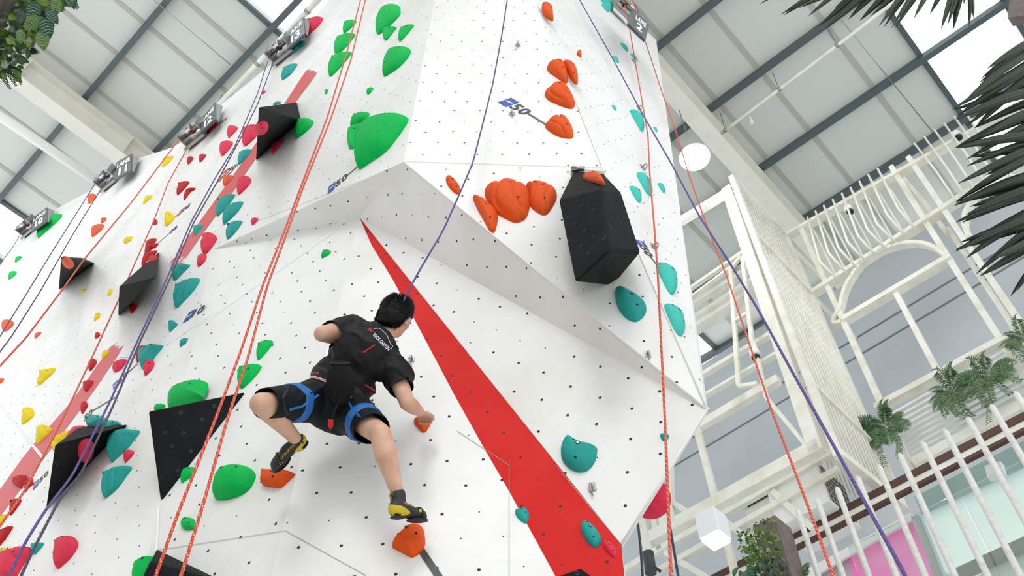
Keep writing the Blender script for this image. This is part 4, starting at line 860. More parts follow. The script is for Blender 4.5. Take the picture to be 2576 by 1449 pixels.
# bent pickets
zM = lambda x, y: (1960+x/2.898, 400+y/2.898)
tops = [(205, 425), (265, 380), (325, 340), (390, 295), (457, 250), (520, 208), (585, 162), (650, 115), (718, 70)]
knees = [(295, 745), (360, 685), (435, 650), (500, 605), (575, 560), (645, 515), (712, 470), (787, 405), (868, 360)]
bots = [(430, 880), (497, 835), (563, 790), (632, 745), (703, 700), (778, 652), (848, 608), (922, 560), (995, 512)]
ORD = ['first', 'second', 'third', 'fourth', 'fifth', 'sixth', 'seventh', 'eighth', 'ninth', 'tenth', 'eleventh']
def picket(a, k, b, label=None):
    A = F2.hit(*a, .12); K_ = F2.hit(*k, .38); B = F2.hit(*b, .1); m = MB()
    m.tube([A, A.lerp(K_, .5), A.lerp(K_, .96), K_.lerp(B, .04), K_.lerp(B, .5), B], .017, 7)
    tag(m.build('bent_picket', M_cream2, loc=B), label, 'picket', 'bent pickets above the arch')
for i, (a, k, b) in enumerate(zip(tops, knees, bots)): picket(zM(*a), zM(*k), zM(*b), '%s bent picket from the left in the row above the arch' % ORD[i])
for i, (a, b) in enumerate(zip(tops, bots)):
    a = zM(a[0]+8, a[1]+15); b = zM(*b); m = MB(); m.tube([F2.hit(*a, -.05), F2.hit(*b, -.05)], .014, 6)
    tag(m.build('straight_picket', M_cream2, loc=F2.hit(*b)), '%s thin straight rod from the left behind the bent pickets' % ORD[i], 'picket', 'straight pickets above the arch')
zR = lambda x, y: (1600+x/1.98, y/1.98)
for i, (a, k, b) in enumerate([((1385, 712), (1500, 860), (1597, 1005)), ((1435, 680), (1545, 830), (1640, 975)), ((1485, 645), (1590, 790), (1690, 945)), ((1535, 615), (1640, 760), (1740, 915)), ((1585, 580), (1690, 730), (1790, 885)), ((1640, 560), (1740, 700), (1840, 850))]):
    A = F2.hit(*zR(*a), .12); K_ = F2.hit(*zR(*k), .3); B = F2.hit(*zR(*b), .1); m = MB(); m.tube([A, K_, B], .015, 7)
    tag(m.build('bent_picket', M_cream2, loc=B), '%s cream picket from the left in the row behind the palm fronds' % ORD[i], 'picket', 'pickets behind the palm fronds')
# brown balcony edge, glass, posts
def zbox(P, a, b, w_, d_, mt, name, par=None, lab=None, cat=None, dz=0):
    A = P.hit(*a); B = P.hit(*b); A.z += dz; B.z = A.z; m = MB(); m.bar(A, B, w_, d_, P.n); o = m.build(name, mt, par, loc=(A+B)/2)
    if lab: tag(o, lab, cat)
    return o
t = thing('balcony_rail', F3.hit(2300, 1200), 'brown steel balcony rail in two bands with a cream gap, lower right', 'railing')
zr = F3.hit(2300, 1194).z
def along(P, x, y, x2, y2, z_): A = P.hit(x, y); B = P.hit(x2, y2); A.z = z_; B.z = z_; return A, B
eA, eB = along(F3, 1700, 1520, 2700, 990, zr)
for nm, dz, hh, mt in (('top_rail', 0, .085, M_brown), ('cream_band', -.085, .085, M_cream2), ('lower_rail', -.145, .04, M_brown)):
    m = MB(); m.bar(eA+Vector((0, 0, dz)), eB+Vector((0, 0, dz)), hh, .06 if mt is M_brown else .03, F3.n); m.build(nm, mt, t)
M_glass = mat('glass_pale', (236, 248, 245), .05, trans=.92)
zg0 = F3.hit(2330, 1236).z
gA, gB = along(F3, 2100, 1345, 2700, 1050, zg0)
for i in range(4):
    a = gA.lerp(gB, i/4+.004); b = gA.lerp(gB, (i+1)/4-.004); m = MB(); m.bar(a-Vector((0, 0, .8)), b-Vector((0, 0, .8)), 1.6, .012, F3.n)
    o = m.build('glass_panel', M_glass, loc=(a+b)/2); tag(o, '%s glass balustrade pane from the left under the brown rail' % ORD[i], 'glass pane', 'glass balustrade panes')
    o.location += nF*.25
# shop fronts behind the glass
FS = FP(c2+1.0)
M_pinkp = mat('pink_panel', (232, 104, 176), .4, var=.25, vscale=1.2, vrgb=(242, 160, 208), emit=.2); M_mauve = mat('mauve_panel', (206, 184, 200), .5, var=.2, vscale=1)  # pink panel given a faint glow to lift it out of shade
M_shop = mat('frosted_panel_glow', (240, 248, 246), .35, emit=.22)  # glow added so the shaded frosted panel reads as backlit
def quad(P, pts, mt, name, lab, cat, th=.04, h=0):
    V = [P.hit(*p, h) for p in pts]; n = len(V); m = MB(); W_ = V+[v-P.n*th for v in V]
    m.add(W_, [tuple(range(n)), tuple(range(2*n-1, n-1, -1))]+[(i, i+n, (i+1) % n+n, (i+1) % n) for i in range(n)])
    o = m.build(name, mt, loc=center(V)); bm_ = bmesh.new(); bm_.from_mesh(o.data); bmesh.ops.recalc_face_normals(bm_, faces=bm_.faces); bm_.to_mesh(o.data); bm_.free()
    return tag(o, lab, cat)
quad(FS, [(2135, 1398), (2292, 1308), (2352, 1452), (2400, 1600), (2180, 1600)], M_pinkp, 'shop_panel', 'bright pink shop front panel behind the posts at lower right', 'panel')
quad(FS, [(1960, 1500), (2135, 1398), (2180, 1600), (1980, 1620)], M_mauve, 'shop_panel', 'pale mauve panel left of the bright pink one', 'panel')
quad(FS, [(2318, 1292), (2620, 1140), (2700, 1330), (2440, 1450), (2378, 1440)], M_shop, 'shop_window', 'frosted pale glass shop front at lower right', 'window')
m = MB(); m.bar(FS.hit(2304, 1300, .04), FS.hit(2375, 1480, .04), .07, .08, FS.n); tag(m.build('window_post', M_steel, loc=FS.hit(2304, 1300)), 'slim grey post between the pink panel and the frosted glass', 'post')
quad(FP(c2-.2), [(2470, 1440), (2620, 1360), (2680, 1500), (2500, 1600)], M_white, 'soffit_panel', 'pale grey ceiling panel at the bottom right corner', 'panel')
m = MB(); A, B = along(FP(c2-.3), 2420, 1470, 2680, 1345, FP(c2-.3).hit(2500, 1405).z); m.bar(A, B, .1, .1, F3.n); tag(m.build('edge_beam', mat('taupe', (150, 142, 132), .6), loc=A), 'taupe edge beam below the frosted glass', 'beam')
quad(FP(c2+.9), [(2300, 1250), (2620, 1085), (2620, 1150), (2318, 1292)], mat('aqua_band', (150, 178, 174), .3), 'header_panel', 'grey-green band above the frosted glass shop front', 'panel')
quad(FP(c2+.9), [(1960, 1470), (2110, 1388), (2290, 1290), (2292, 1308), (2135, 1398), (1965, 1500)], M_white, 'header_panel', 'white strip above the pink shop panel', 'panel')
for x, y, s in ((2318, 1190, 1), (2490, 1190, 0)):
    P = FP(c2+.4); o = P.hit(x, y)
    if s: 
        m = MB(); m.bar(P.hit(2292, 1205), P.hit(2345, 1192), .1, .12, P.n); tag(m.build('strip_light', mat('warm_lamp', (255, 236, 205), .4, emit=1.2), loc=o), 'small warm strip light under the brown rail', 'lamp')
    else:
        m = MB(); m.bar(P.hit(2485, 1192), P.hit(2525, 1180), .16, .1, P.n); tag(m.build('wall_unit', M_white, loc=o), 'small white boxed unit seen through the glass balustrade', 'unit')
# tapered white balusters
tips = [(2006, 1282), (2056, 1257), (2106, 1229), (2158, 1202), (2211, 1173), (2264, 1144), (2321, 1113), (2377, 1083), (2435, 1053), (2494, 1020), (2555, 989)]
M_post = mat('post_white', (226, 225, 221), .55, var=.1, vscale=18, vrgb=(212, 208, 200))
zt5 = F4.hit(*tips[5]).z
for i, p in enumerate(tips):
    T = F4.hit(*p); T.z = zt5; m = MB(); L_ = 3.6
    m.tube([T, T-Vector((0, 0, .02)), T-Vector((0, 0, .5)), T-Vector((0, 0, L_))], lambda u: .018+.010*min(1, u*3), 12)
    m.sphere(T, .018, 6)
    lab = {0: 'leftmost white round post, beside the leafy planter box', 10: 'rightmost white round post at the right edge'}.get(i, '%s white tapered round post from the left in the slanting row' % ORD[i])
    g = {'group': 'white round posts'}
    o = m.build('round_post', M_post, loc=T); tag(o, lab, 'post', 'white round posts')
    pass
# cooler unit
t = thing('air_cooler', F3.hit(2000, 1270), 'white rooftop air cooler with louvred side and grey duct head', 'air cooler')
FA = FP(c2-.75); up = Vector((0, 0, 1))
o = FA.hit(2030, 1262); eX = -dA
def obox(c_, sx, sy, sz, mt, name, b_=.01): m = MB(); m.box(c_, eX*sx, nF*sy, up*sz); return m.build(name, mt, t, bevel=b_)
obox(o+nF*.1, .34, .34, .33, M_white, 'body')
gc = o+eX*.342+nF*.1
m = MB(); gq = gc
for j in range(7):
    m.box(gq+up*(-.24+.08*j), eX*.008, nF*.27, up*.012)
for j in range(8): m.box(gq+nF*(-.27+.077*j), eX*.008, nF*.01, up*.27)
m.build('grille', mat('grille_grey', (150, 150, 146), .5), t)
m = MB(); m.box(gq-eX*.004, eX*.004, nF*.27, up*.27); m.build('grille_back', M_dark, t)
obox(o-eX*.52+nF*.1, .2, .24, .2, M_white, 'duct')
dh = FA.hit(1925, 1250); ph = mat('pale_green_plastic', (190, 202, 182), .5)
obox(dh-nF*.05, .25, .06, .27, ph, 'duct_head')
for z_ in (.13, -.06):
    m = MB(); m.box(dh-nF*.112+up*z_, eX*.2, nF*.004, up*.05); m.build('vent', M_dark, t)
    for k in range(3): m = MB(); m.box(dh-nF*.118+up*(z_-.03+.03*k), eX*.2, nF*.006, up*.006); m.build('blade', ph, t)
vs, fs, asp = textmesh('EV-20'); m = MB(); m.add([dh-nF*.113+eX*(-.22+.14*u)+up*(-.25+.05*v) for u, v in vs], fs); m.build('lettering', M_dark, t)
m = MB(); m.sphere(dh-nF*.112+up*-.17+eX*.0, .02, 8, 0, 1, .2, 1); m.build('badge', mat('badge_blue', (60, 130, 180), .4), t)
# cube lamp
o = F4.hit(1796, 1336, -.2)
t = thing('cube_lamp', o, 'white box lamp glowing at its lower corner on the cream frame', 'lamp')
m = MB(); m.box(o+up*.05, eX*.13, nF*.13, up*.16); m.build('housing', mat('lamp_white', (245, 246, 250), .5), t, bevel=.015)
m = MB(); m.box(o-up*.13, eX*.11, nF*.11, up*.02); m.build('diffuser', mat('lamp_glow', (255, 250, 235), .5, emit=6), t)
# round high bay lamp
o = at(1748, 397, 13.6)
t = thing('round_lamp', o, 'glowing round high-bay lamp hanging under the cream beam right of the tower', 'lamp')
m = MB(); m.tube([o+up*.02, o+up*.12], lambda u: .215-.09*u, 28); m.tube([o+up*.1, o+up*.3], .07, 14); m.build('housing', M_white, t)
m = MB(); m.tube([o-up*.01, o+up*.02], .19, 32); m.build('diffuser', mat('highbay_glow', (255, 252, 240), .5, emit=25), t)
m = MB(); m.tube([o+up*.02+Vector((math.cos(a), math.sin(a), 0))*.215 for a in [i*math.pi/16 for i in range(33)]], .02, 8); m.build('rim', M_white, t)
m = MB(); m.tube([o+up*.3, o+up*1.6], .008, 6); m.build('rod', M_steel, t)
ld = bpy.data.lights.new('lamp_light', 'POINT'); ld.energy = 60; ld.shadow_soft_size = .2; lo = bpy.data.objects.new('lamp_light', ld); COL.objects.link(lo); lo.location = o-up*.25
# dome cameras and speaker
for x, y, lab in ((2411, 345, 'small white dome camera near the upper palm fronds'), (2138, 532, 'small dome camera behind the bent pickets'), (1901, 898, 'small round fixture beside the orange rope under the truss')):
    P = FP(c2-.15 if x > 2000 else c1); o = P.hit(x, y); t = thing('dome_camera', o, lab, 'camera', 'dome cameras')
    m = MB(); m.tube([o+up*.12, o-up*.0], .06, 14, r2=.075); m.build('housing', M_white, t)
    m = MB(); m.sphere(o-up*.01, .055, 8); m.build('lens_dome', M_dark, t)
o = F1.hit(1634, 1418); m = MB(); m.tube([o+up*.15, o-up*.13], .07, 16); m.tube([o+up*.0+nF*.05, o+up*.0+nF*.2], .02, 8)  # speaker cylinder, no light in it
tag(m.build('cylinder_speaker', mat('grey_dark', (62, 66, 70), .5), loc=o), 'dark cylindrical speaker under the lower right tower tip', 'lamp')

# ---------------------------------------------------------------- plants
def leafmats(nm, cols): return [mat('%s_%d' % (nm, i), c, .45, var=.25, vscale=60) for i, c in enumerate(cols)]
def leaf(m, o, d, nrm, L, W, mi, curl=.2, lobes=0):
    d = d.normalized(); s = d.cross(nrm).normalized(); n_ = s.cross(d); N = 6; vs = []
    for i in range(N+1):
        t_ = i/N; w_ = W*math.sin(math.pi*min(1, t_*.93+.07))**.8*(1-.25*t_)*(1+(.35*math.cos(t_*9) if lobes else 0)); c_ = o+d*L*t_-n_*curl*L*t_*t_
        vs += [c_-s*w_+n_*w_*.25, c_, c_+s*w_+n_*w_*.25]
    m.add(vs, [(3*i+a, 3*i+a+1, 3*i+a+4, 3*i+a+3) for i in range(N) for a in (0, 1)], mi, True)
def vein(m, o, d, nrm, L, W, mi):
    d = d.normalized(); s = d.cross(nrm).normalized(); n_ = s.cross(d)
    for k in range(1, 6):
        for sg in (-1, 1):
            c_ = o+d*L*(k/7)+n_*.002; e_ = c_+s*sg*W*.75+d*L*.14+n_*(W*.2)
            q_ = (e_-c_).cross(n_).normalized()*W*.045; m.add([c_-q_, c_+q_, e_+q_*.4, e_-q_*.4], [(0, 1, 2, 3)], mi)
rnd = random.Random(3)
def rv(s=1): return Vector((rnd.gauss(0, s), rnd.gauss(0, s), rnd.gauss(0, s)))
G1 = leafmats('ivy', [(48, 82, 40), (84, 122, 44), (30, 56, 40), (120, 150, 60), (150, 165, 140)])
# hanging planter top left
t = thing('hanging_planter', at(20, 20, 3.4), 'leafy artificial plant panel hanging at the top left corner', 'planter')
m = MB(); c_ = at(-118, -95, 3.2); m.box(c_, Vector((.155, .12, .02)), Vector((-.05, .08, .1)), Vector((.03, -.06, .09))); m.build('planter_box', M_wood, t, bevel=.006)
region = [(-30, -30), (60, -30), (190, -30), (178, 12), (140, 30), (118, 60), (122, 90), (95, 95), (85, 120), (55, 140), (40, 175), (30, 190), (-30, 190)]
m = MB(); k = 0
while k < 420:
    x, y = rnd.uniform(-30, 190), rnd.uniform(-30, 190)
    if not inpoly(x, y, region): continue
    if x+2.1*y < 58 and x < 70: continue
    p = at(x, y, 3.35+rnd.uniform(-.12, .15)); d = Vector((.25, -.1, -.6))+rv(.5); leaf(m, p, d, (CAM-p).normalized()+rv(.4), rnd.uniform(.025, .05), rnd.uniform(.009, .018), rnd.choice([0, 0, 1, 1, 2, 3, 4]), .25, rnd.random() < .4); k += 1
m.build('ivy_leaves', G1, t)
VG = leafmats('variegated', [(40, 84, 62), (96, 128, 58), (140, 170, 150)])
m = MB()
for x, y, dx, dy, L in [(88, 22, -.1, 1, .075), (112, 62, .25, 1, .075), (95, 58, -.7, .8, .07), (142, 12, 0, 1, .06), (178, 2, .2, 1, .055), (105, 95, .1, 1, .07), (120, 42, .7, 1, .06), (60, 45, -.5, 1, .05), (52, 92, 0, 1, .05)]:
    p = at(x, y-18, 3.2); d = CR*dx-CU*dy; nn = (CAM-p).normalized()+rv(.12); leaf(m, p, d, nn, L, L*.36, 0 if rnd.random() < .6 else 1, .15); vein(m, p, d, nn, L, L*.36, 2)
m.build('striped_leaves', VG, t)
m = MB()
for x, y in ((25, 172), (10, 180), (38, 168)):
    p = at(x-12, y-6, 3.3); d = CR*.5-CU*.9
    for i in range(14):
        for sg in (-1, 1): leaf(m, p+d*.006*i, (d.cross(CF)*sg+d*.5), CF, .018*(1-i/18), .003, 2)
m.build('fern_sprig', G1, t)
# right leafy planter
PP = F4; o = PP.hit(1930, 1390, .35); t = thing('leafy_planter', o, 'tall grey wooden planter box covered with striped leaves, lower right', 'planter')
zt6 = o.z+.42
cc = PP.hit(1962, 1400, .25)
m = MB(); ctr = Vector((cc.x, cc.y, cc.z-.56)); m.box(ctr, eX*.13, nF*.14, up*.9); m.build('planter_box', M_wood, t, bevel=.006)
top_ = proj(ctr+up*.9)
m = MB()
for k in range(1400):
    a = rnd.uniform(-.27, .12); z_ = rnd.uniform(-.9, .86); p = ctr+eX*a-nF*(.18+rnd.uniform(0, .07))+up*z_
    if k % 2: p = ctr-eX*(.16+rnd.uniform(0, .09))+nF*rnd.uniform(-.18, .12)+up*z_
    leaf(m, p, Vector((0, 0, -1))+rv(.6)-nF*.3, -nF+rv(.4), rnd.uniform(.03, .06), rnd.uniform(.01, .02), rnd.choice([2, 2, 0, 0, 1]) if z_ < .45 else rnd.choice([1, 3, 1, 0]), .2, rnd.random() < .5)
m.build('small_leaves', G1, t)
m = MB()
for k in range(48):
    z_ = rnd.uniform(-.8, .5); a = rnd.uniform(-.3, .08); p = ctr+eX*a-nF*(.30+rnd.uniform(0, .04))+up*z_; d = Vector((0, 0, -1))+rv(.45); L = rnd.uniform(.09, .13); nn = -nF+rv(.25)-up*.35
    leaf(m, p, d, nn, L, L*.36, 0 if rnd.random() < .7 else 1, .15); vein(m, p, d, nn, L, L*.36, 2)
m.build('striped_leaves', VG, t)
# ferns
FG = leafmats('fern', [(78, 112, 70), (104, 132, 84), (60, 92, 66)])
def fern(label, P, x, y, n, L, hang=0):
    o = P.hit(x, y, .15); t = thing('fern', o, label, 'fern', 'artificial ferns on the balcony'); m = MB()
    for i in range(n):
        a = 2*math.pi*i/n+rnd.uniform(-.3, .3); d = eX*math.cos(a)-nF*.35+up*(math.sin(a)*.7+.25); p = o.copy(); LL = L*rnd.uniform(.7, 1.1); N = 22
        for k in range(N):
            q_ = k/N; p = p+d.normalized()*LL/N; d = d+up*(-.055)
            w_ = LL*.26*math.sin(math.pi*(q_*.85+.12))
            s_ = d.cross(nF).normalized()
            for sg in (-1, 1): leaf(m, p, s_*sg+d.normalized()*.4, -nF+rv(.1), w_, w_*.11, rnd.choice([0, 0, 1, 2]), .3)
    if hang:
        for i in range(hang):
            p = o+eX*rnd.uniform(-.2, .2)-nF*.1; d = Vector((rnd.uniform(-.1, .1), 0, -1)); LL = rnd.uniform(.35, .75)
            for k in range(26):
                p = p+d.normalized()*LL/26; d = d+rv(.08); d.z = -1
                for sg in (-1, 1): leaf(m, p, eX*sg+up*-.3+rv(.2), -nF, .05, .007, rnd.choice([0, 1]), .2)
    m.build('fronds', FG, t)
fern('round green fern clump at the corner left of the louvres', F2, 2232, 1075, 13, .42, 3)
fern('green fern hanging over the louvres, left of two', F2, 2400, 985, 10, .4, 6)
fern('green fern hanging over the louvres, right of two', F2, 2490, 945, 11, .4, 7)
fern('green fern at the right edge below the palm fronds', F2, 2578, 850, 11, .35, 2)
fern('dark fern sprig at the foot of the leafy planter', F4, 2012, 1452, 7, .2, 0)
# palm
PG = [mat('palm_a', (24, 44, 34), .4, spec=.5), mat('palm_b', (38, 62, 46), .4), mat('palm_c', (92, 104, 52), .5)]
t = thing('palm_tree', at(2760, 500, 3.6), 'dark green palm fronds reaching in from the right and top edges', 'palm')
def blade(m, base, tip, w0, bend, t0, t1):
    A = at(base[0], base[1], t0); B = at(tip[0], tip[1], t1); d = (B-A); L = d.length; s = d.cross(CF).normalized(); n_ = s.cross(d).normalized()
    N = 14; vs = []; 
    for i in range(N+1):
        q_ = i/N; c_ = A.lerp(B, q_)+CU*bend*L*math.sin(math.pi*q_)-CF*.03*math.sin(math.pi*q_); w_ = w0*1.55*min(1, (.35+q_*3))*(1-q_**5)**.8*(1-.35*q_)
        w_ = max(w_, .0006); vs += [c_-s*w_+n_*w_*.7, c_, c_+s*w_+n_*w_*.7]
    mi = rnd.choice([0, 0, 1]); m.add(vs, [(3*i+a, 3*i+a+1, 3*i+a+4, 3*i+a+3) for i in range(N) for a in (0, 1)], mi, True)
    m.tube([(vs[3*i+1]-n_*.0008) for i in range(N)], .0014, 4, 2)
fans = [((2700, 60), [(2463, 208), (2470, 196), (2484, 172), (2464, 214), (2395, 275), (2420, 262), (2408, 292), (2430, 318), (2452, 322)], .013),
        ((2720, 210), [(2398, 276), (2404, 300), (2452, 322), (2402, 372), (2410, 366), (2430, 402), (2470, 345)], .014),
        ((2740, 330), [(2432, 418), (2410, 462), (2404, 508), (2450, 470), (2480, 440), (2406, 372), (2440, 395)], .014),
        ((2740, 420), [(2404, 508), (2400, 518), (2405, 512), (2404, 560), (2408, 556), (2430, 540), (2420, 560), (2440, 520), (2404, 630)], .015),
        ((2730, 500), [(2406, 626), (2430, 650), (2404, 632), (2455, 690), (2464, 695), (2480, 660), (2500, 650), (2415, 610), (2442, 600)], .015),
        ((2660, 560), [(2542, 745), (2560, 730), (2575, 700), (2600, 760)], .013),
        ((2330, -160), [(1912, 10), (1936, 0), (1965, 36), (1972, 38), (2034, 40), (2072, 76), (2060, 66), (2135, 48), (2163, 52), (2100, 20), (2010, 20)], .013),
        ((2420, -180), [(2211, 66), (2224, 68), (2243, 70), (2252, 70), (2190, 40), (2300, 45), (2280, 30), (2368, 72), (2398, 74), (2385, 60), (2438, 66), (2340, 35), (2450, 45), (2425, 10)], .013)]
for base, tp, w0 in fans:
    m = MB()
    for k, p in enumerate(tp):
        b_ = (base[0]+rnd.uniform(-15, 15), base[1]+rnd.uniform(-15, 15)+k*6); blade(m, b_, p, w0*rnd.uniform(.8, 1.15), rnd.uniform(.0, .07), 3.5, 3.35+rnd.uniform(-.1, .1))
    m.build('frond', PG, t)
    m = MB(); bx, by = base; hub = at(3050, 420, 3.7)
    mid = at(bx+160, by-60, 3.55) if by > 0 else at(2780, -260, 3.6)
    m.tube([at(bx, by+20, 3.5), mid, hub], .012, 8, r2=.022); m.build('leaf_stalk', PG[2], t)
hub = at(3050, 420, 3.7); m = MB(); m.tube([hub+Vector((0, 0, .1)), hub-Vector((-.1, 0, 1.5)), Vector((hub.x+.15, hub.y, .02))], lambda u: .07+.05*u, 14); m.build('trunk', M_wood, t)
quad(FP(c2), [(2540, -10), (2620, -30), (2640, 30), (2535, 45)], M_wood, 'wood_beam', 'brown wooden beam end at the top right corner', 'beam', .1, 4.2)
# ---------------------------------------------------------------- the climber
M_skin = mat('skin', (214, 172, 148), .55, var=.12, vscale=14, vrgb=(204, 154, 130)); M_shirt = mat('shirt_black', (26, 25, 28), .6, bump=.3, bscale=60, spec=.2); M_short = mat('shorts_black', (14, 22, 25), .65, bump=.3, bscale=50, spec=.2)
M_hair = mat('hair_black', (14, 13, 14), .35); M_blue = mat('strap_blue', (34, 104, 176), .6, bump=.2, bscale=300); M_belt = mat('belt_black', (20, 20, 22), .7)
M_shoe = mat('shoe_black', (36, 38, 42), .6, bump=.2, bscale=90); M_yel = mat('shoe_yellow', (206, 182, 34), .5); M_redm = mat('red_cloth', (205, 20, 28), .6); M_stripew = mat('stripe_white', (238, 232, 226), .6)
person = thing('person', at(850, 1050, 4.5), 'climber in black T-shirt and shorts with blue harness, seen from behind reaching up', 'person')
def cone(m, a, b, ra, rb, n=16):
    a = Vector(a); b = Vector(b); m.sphere(a, ra, 8); m.sphere(b, rb, 8); m.tube([a, b], ra, n, r2=rb)
def ell(m, c, M, n=12): m.sphere(c, 1, n, 0, 1, 1, 1, M)
def remesh(m, name, mt, vox, sm=4, sub=False, disp=0, dsc=6):
    ob = m.build(name, mt, person)
    r = ob.modifiers.new('r', 'REMESH'); r.mode = 'VOXEL'; r.voxel_size = vox
    s = ob.modifiers.new('s', 'CORRECTIVE_SMOOTH' if False else 'SMOOTH'); s.iterations = sm; s.factor = .5
    dg = bpy.context.evaluated_depsgraph_get(); me = bpy.data.meshes.new_from_object(ob.evaluated_get(dg)); ob.modifiers.clear(); old = ob.data; ob.data = me; me.name = name; bpy.data.meshes.remove(old)
    if disp:
        W_ = wloc(ob)
        nn = [v.normal.copy() for v in me.vertices]
        for v, q in zip(me.vertices, nn): v.co += q*disp*disp_fn(v.co+W_, dsc)
    for p in me.polygons: p.use_smooth = True
    if not me.materials: me.materials.append(mt)
    me.update(); return ob
def disp_fn(p, sc_):
    w_ = noise.noise(p*4)*1.6; a = p.dot(FOLD)+.05*w_
    m_ = max(0, noise.noise(p*5+Vector((3, 1, 7)))+.35)
    return (1-abs(math.sin(a*sc_)))**2*1.3*m_+noise.noise(p*26)*.25
FOLD = Vector((.55, .1, .85))
def mtx(x, y, z): return Matrix((Vector(x), Vector(y), Vector(z))).transposed()
hipL, hipR = at(800, 1012, 4.55), at(880, 1038, 4.55)
kneeL, kneeR = at(655, 1015, 4.12), at(957, 1092, 4.22)
ankL, ankR = at(748, 1108, 4.4), at(1001, 1246, 4.1)
pel = at(838, 1015, 4.58); waist = at(862, 958, 4.62); chest = at(912, 888, 4.66); neck = at(966, 848, 4.76); headc = at(997, 797, 4.84)
shL, shR = at(886, 822, 4.82), at(990, 926, 4.58)
elL, elR = at(809, 840, 4.62), at(1024, 1012, 4.4)
wrL, wrR = at(868, 862, 4.9), at(1056, 1036, 4.62)
ax_t = (neck-pel).normalized(); ax_s = (shR-shL); ax_s = (ax_s-ax_t*ax_s.dot(ax_t)).normalized(); ax_d = ax_s.cross(ax_t).normalized()
if ax_d.y < 0: ax_d = -ax_d      # towards the wall (chest side)
b = MB()
cone(b, hipL, kneeL, .07, .05); cone(b, hipR, kneeR, .07, .05)
def calf(k, a):
    d = a-k; back = (d.cross(Vector((1, 0, 0)))).normalized(); back = back if back.y < 0 else -back
    cone(b, k, k.lerp(a, .35)+back*.012, .05, .054); cone(b, k.lerp(a, .35)+back*.012, k.lerp(a, .65)+back*.004, .054, .04); cone(b, k.lerp(a, .65)+back*.004, a, .04, .029)
calf(kneeL, ankL); calf(kneeR, ankR)
ell(b, pel, mtx(ax_s*.15, ax_t*.12, ax_d*.1)); ell(b, waist, mtx(ax_s*.13, ax_t*.13, ax_d*.085)); ell(b, chest, mtx(ax_s*.155, ax_t*.17, ax_d*.095))
cone(b, shL, shR, .05, .05); cone(b, chest.lerp(neck, .5), neck, .07, .05); cone(b, neck, headc, .05, .05)
cone(b, shL, elL, .05, .04); cone(b, elL, wrL, .04, .026)
cone(b, shR, elR, .052, .038)
cone(b, elR, elR.lerp(wrR, .4), .040, .039); cone(b, elR.lerp(wrR, .4), wrR, .039, .025)
# head
fz = (CF*.85+CR*.5-CU*.05).normalized(); fz = Vector((.25, .93, .22)).normalized(); hu = (headc-neck); hu = (hu-fz*hu.dot(fz)).normalized(); hx = fz.cross(hu).normalized()
ell(b, headc, mtx(hx*.077, fz*.095, hu*.1)); ell(b, headc+fz*.035-hu*.055, mtx(hx*.055, fz*.05, hu*.05))
ell(b, headc+fz*.1-hu*.02, mtx(hx*.012, fz*.018, hu*.022)); ell(b, headc+fz*.078-hu*.062, mtx(hx*.026, fz*.012, hu*.01))
for s_ in (-1, 1): ell(b, headc+hx*.08*s_-hu*.015, mtx(hx*.010, fz*.02, hu*.032))
# right hand gripping the hold: palm + fingers
hd = (wrR-elR).normalized(); palm = wrR+hd*.045; toW = -PM2.n
hs = hd.cross(toW).normalized(); hs = hs if hs.z > 0 else -hs
ell(b, palm, mtx(hd*.045, hs*.038, toW*.018))
b_f = MB()
for k in range(4):
    r0 = palm+hd*(.03-.004*abs(k-1.2))+hs*(.028-.019*k); j1 = r0+hd*.020+toW*.016-hs*.004; j2 = j1+toW*.022-hd*.006-up*.012; j3 = j2+toW*.006-hd*.016-up*.008
    cone(b, r0, j1, .0105, .0100, 8); cone(b, j1, j2, .0098, .0090, 8); cone(b, j2, j3, .0088, .0078, 8)
r0 = palm-hd*.02-hs*.03; j1 = r0+hd*.025-hs*.02+toW*.012; j2 = j1+hd*.022+toW*.016; cone(b, r0, j1, .012, .0105, 8); cone(b, j1, j2, .0105, .009, 8)
# left hand, hidden in front of the chest, on the wall
lh = wrL+(wrL-elL).normalized()*.045; hd2 = (wrL-elL).normalized(); ell(b, lh, mtx(hd2*.045, up*.038, hd2.cross(up).normalized()*.016))
for k in range(4):
    r0 = lh+hd2*.03+up*(.026-.018*k); j1 = r0+hd2*.028+Vector((0, .012, 0)); j2 = j1+Vector((.004, .026, -.004)); cone(b, r0, j1, .010, .0095, 8); cone(b, j1, j2, .0095, .008, 8)
cone(b, lh-up*.025, lh-up*.05+hd2*.02, .012, .01, 8)
body = remesh(b, 'body', M_skin, .0058, 3)
# eyes, brows and lips on the hidden face
m = MB()
for s_ in (-1, 1): m.sphere(headc+hx*.032*s_+fz*.082+hu*.005, .012, 8)
m.build('eyes', mat('eye_white', (235, 232, 226), .3), person)
m = MB()
for s_ in (-1, 1): m.tube([headc+hx*.018*s_+fz*.094+hu*.028, headc+hx*.045*s_+fz*.084+hu*.03], .004, 6)
m.build('eyebrows', M_hair, person)
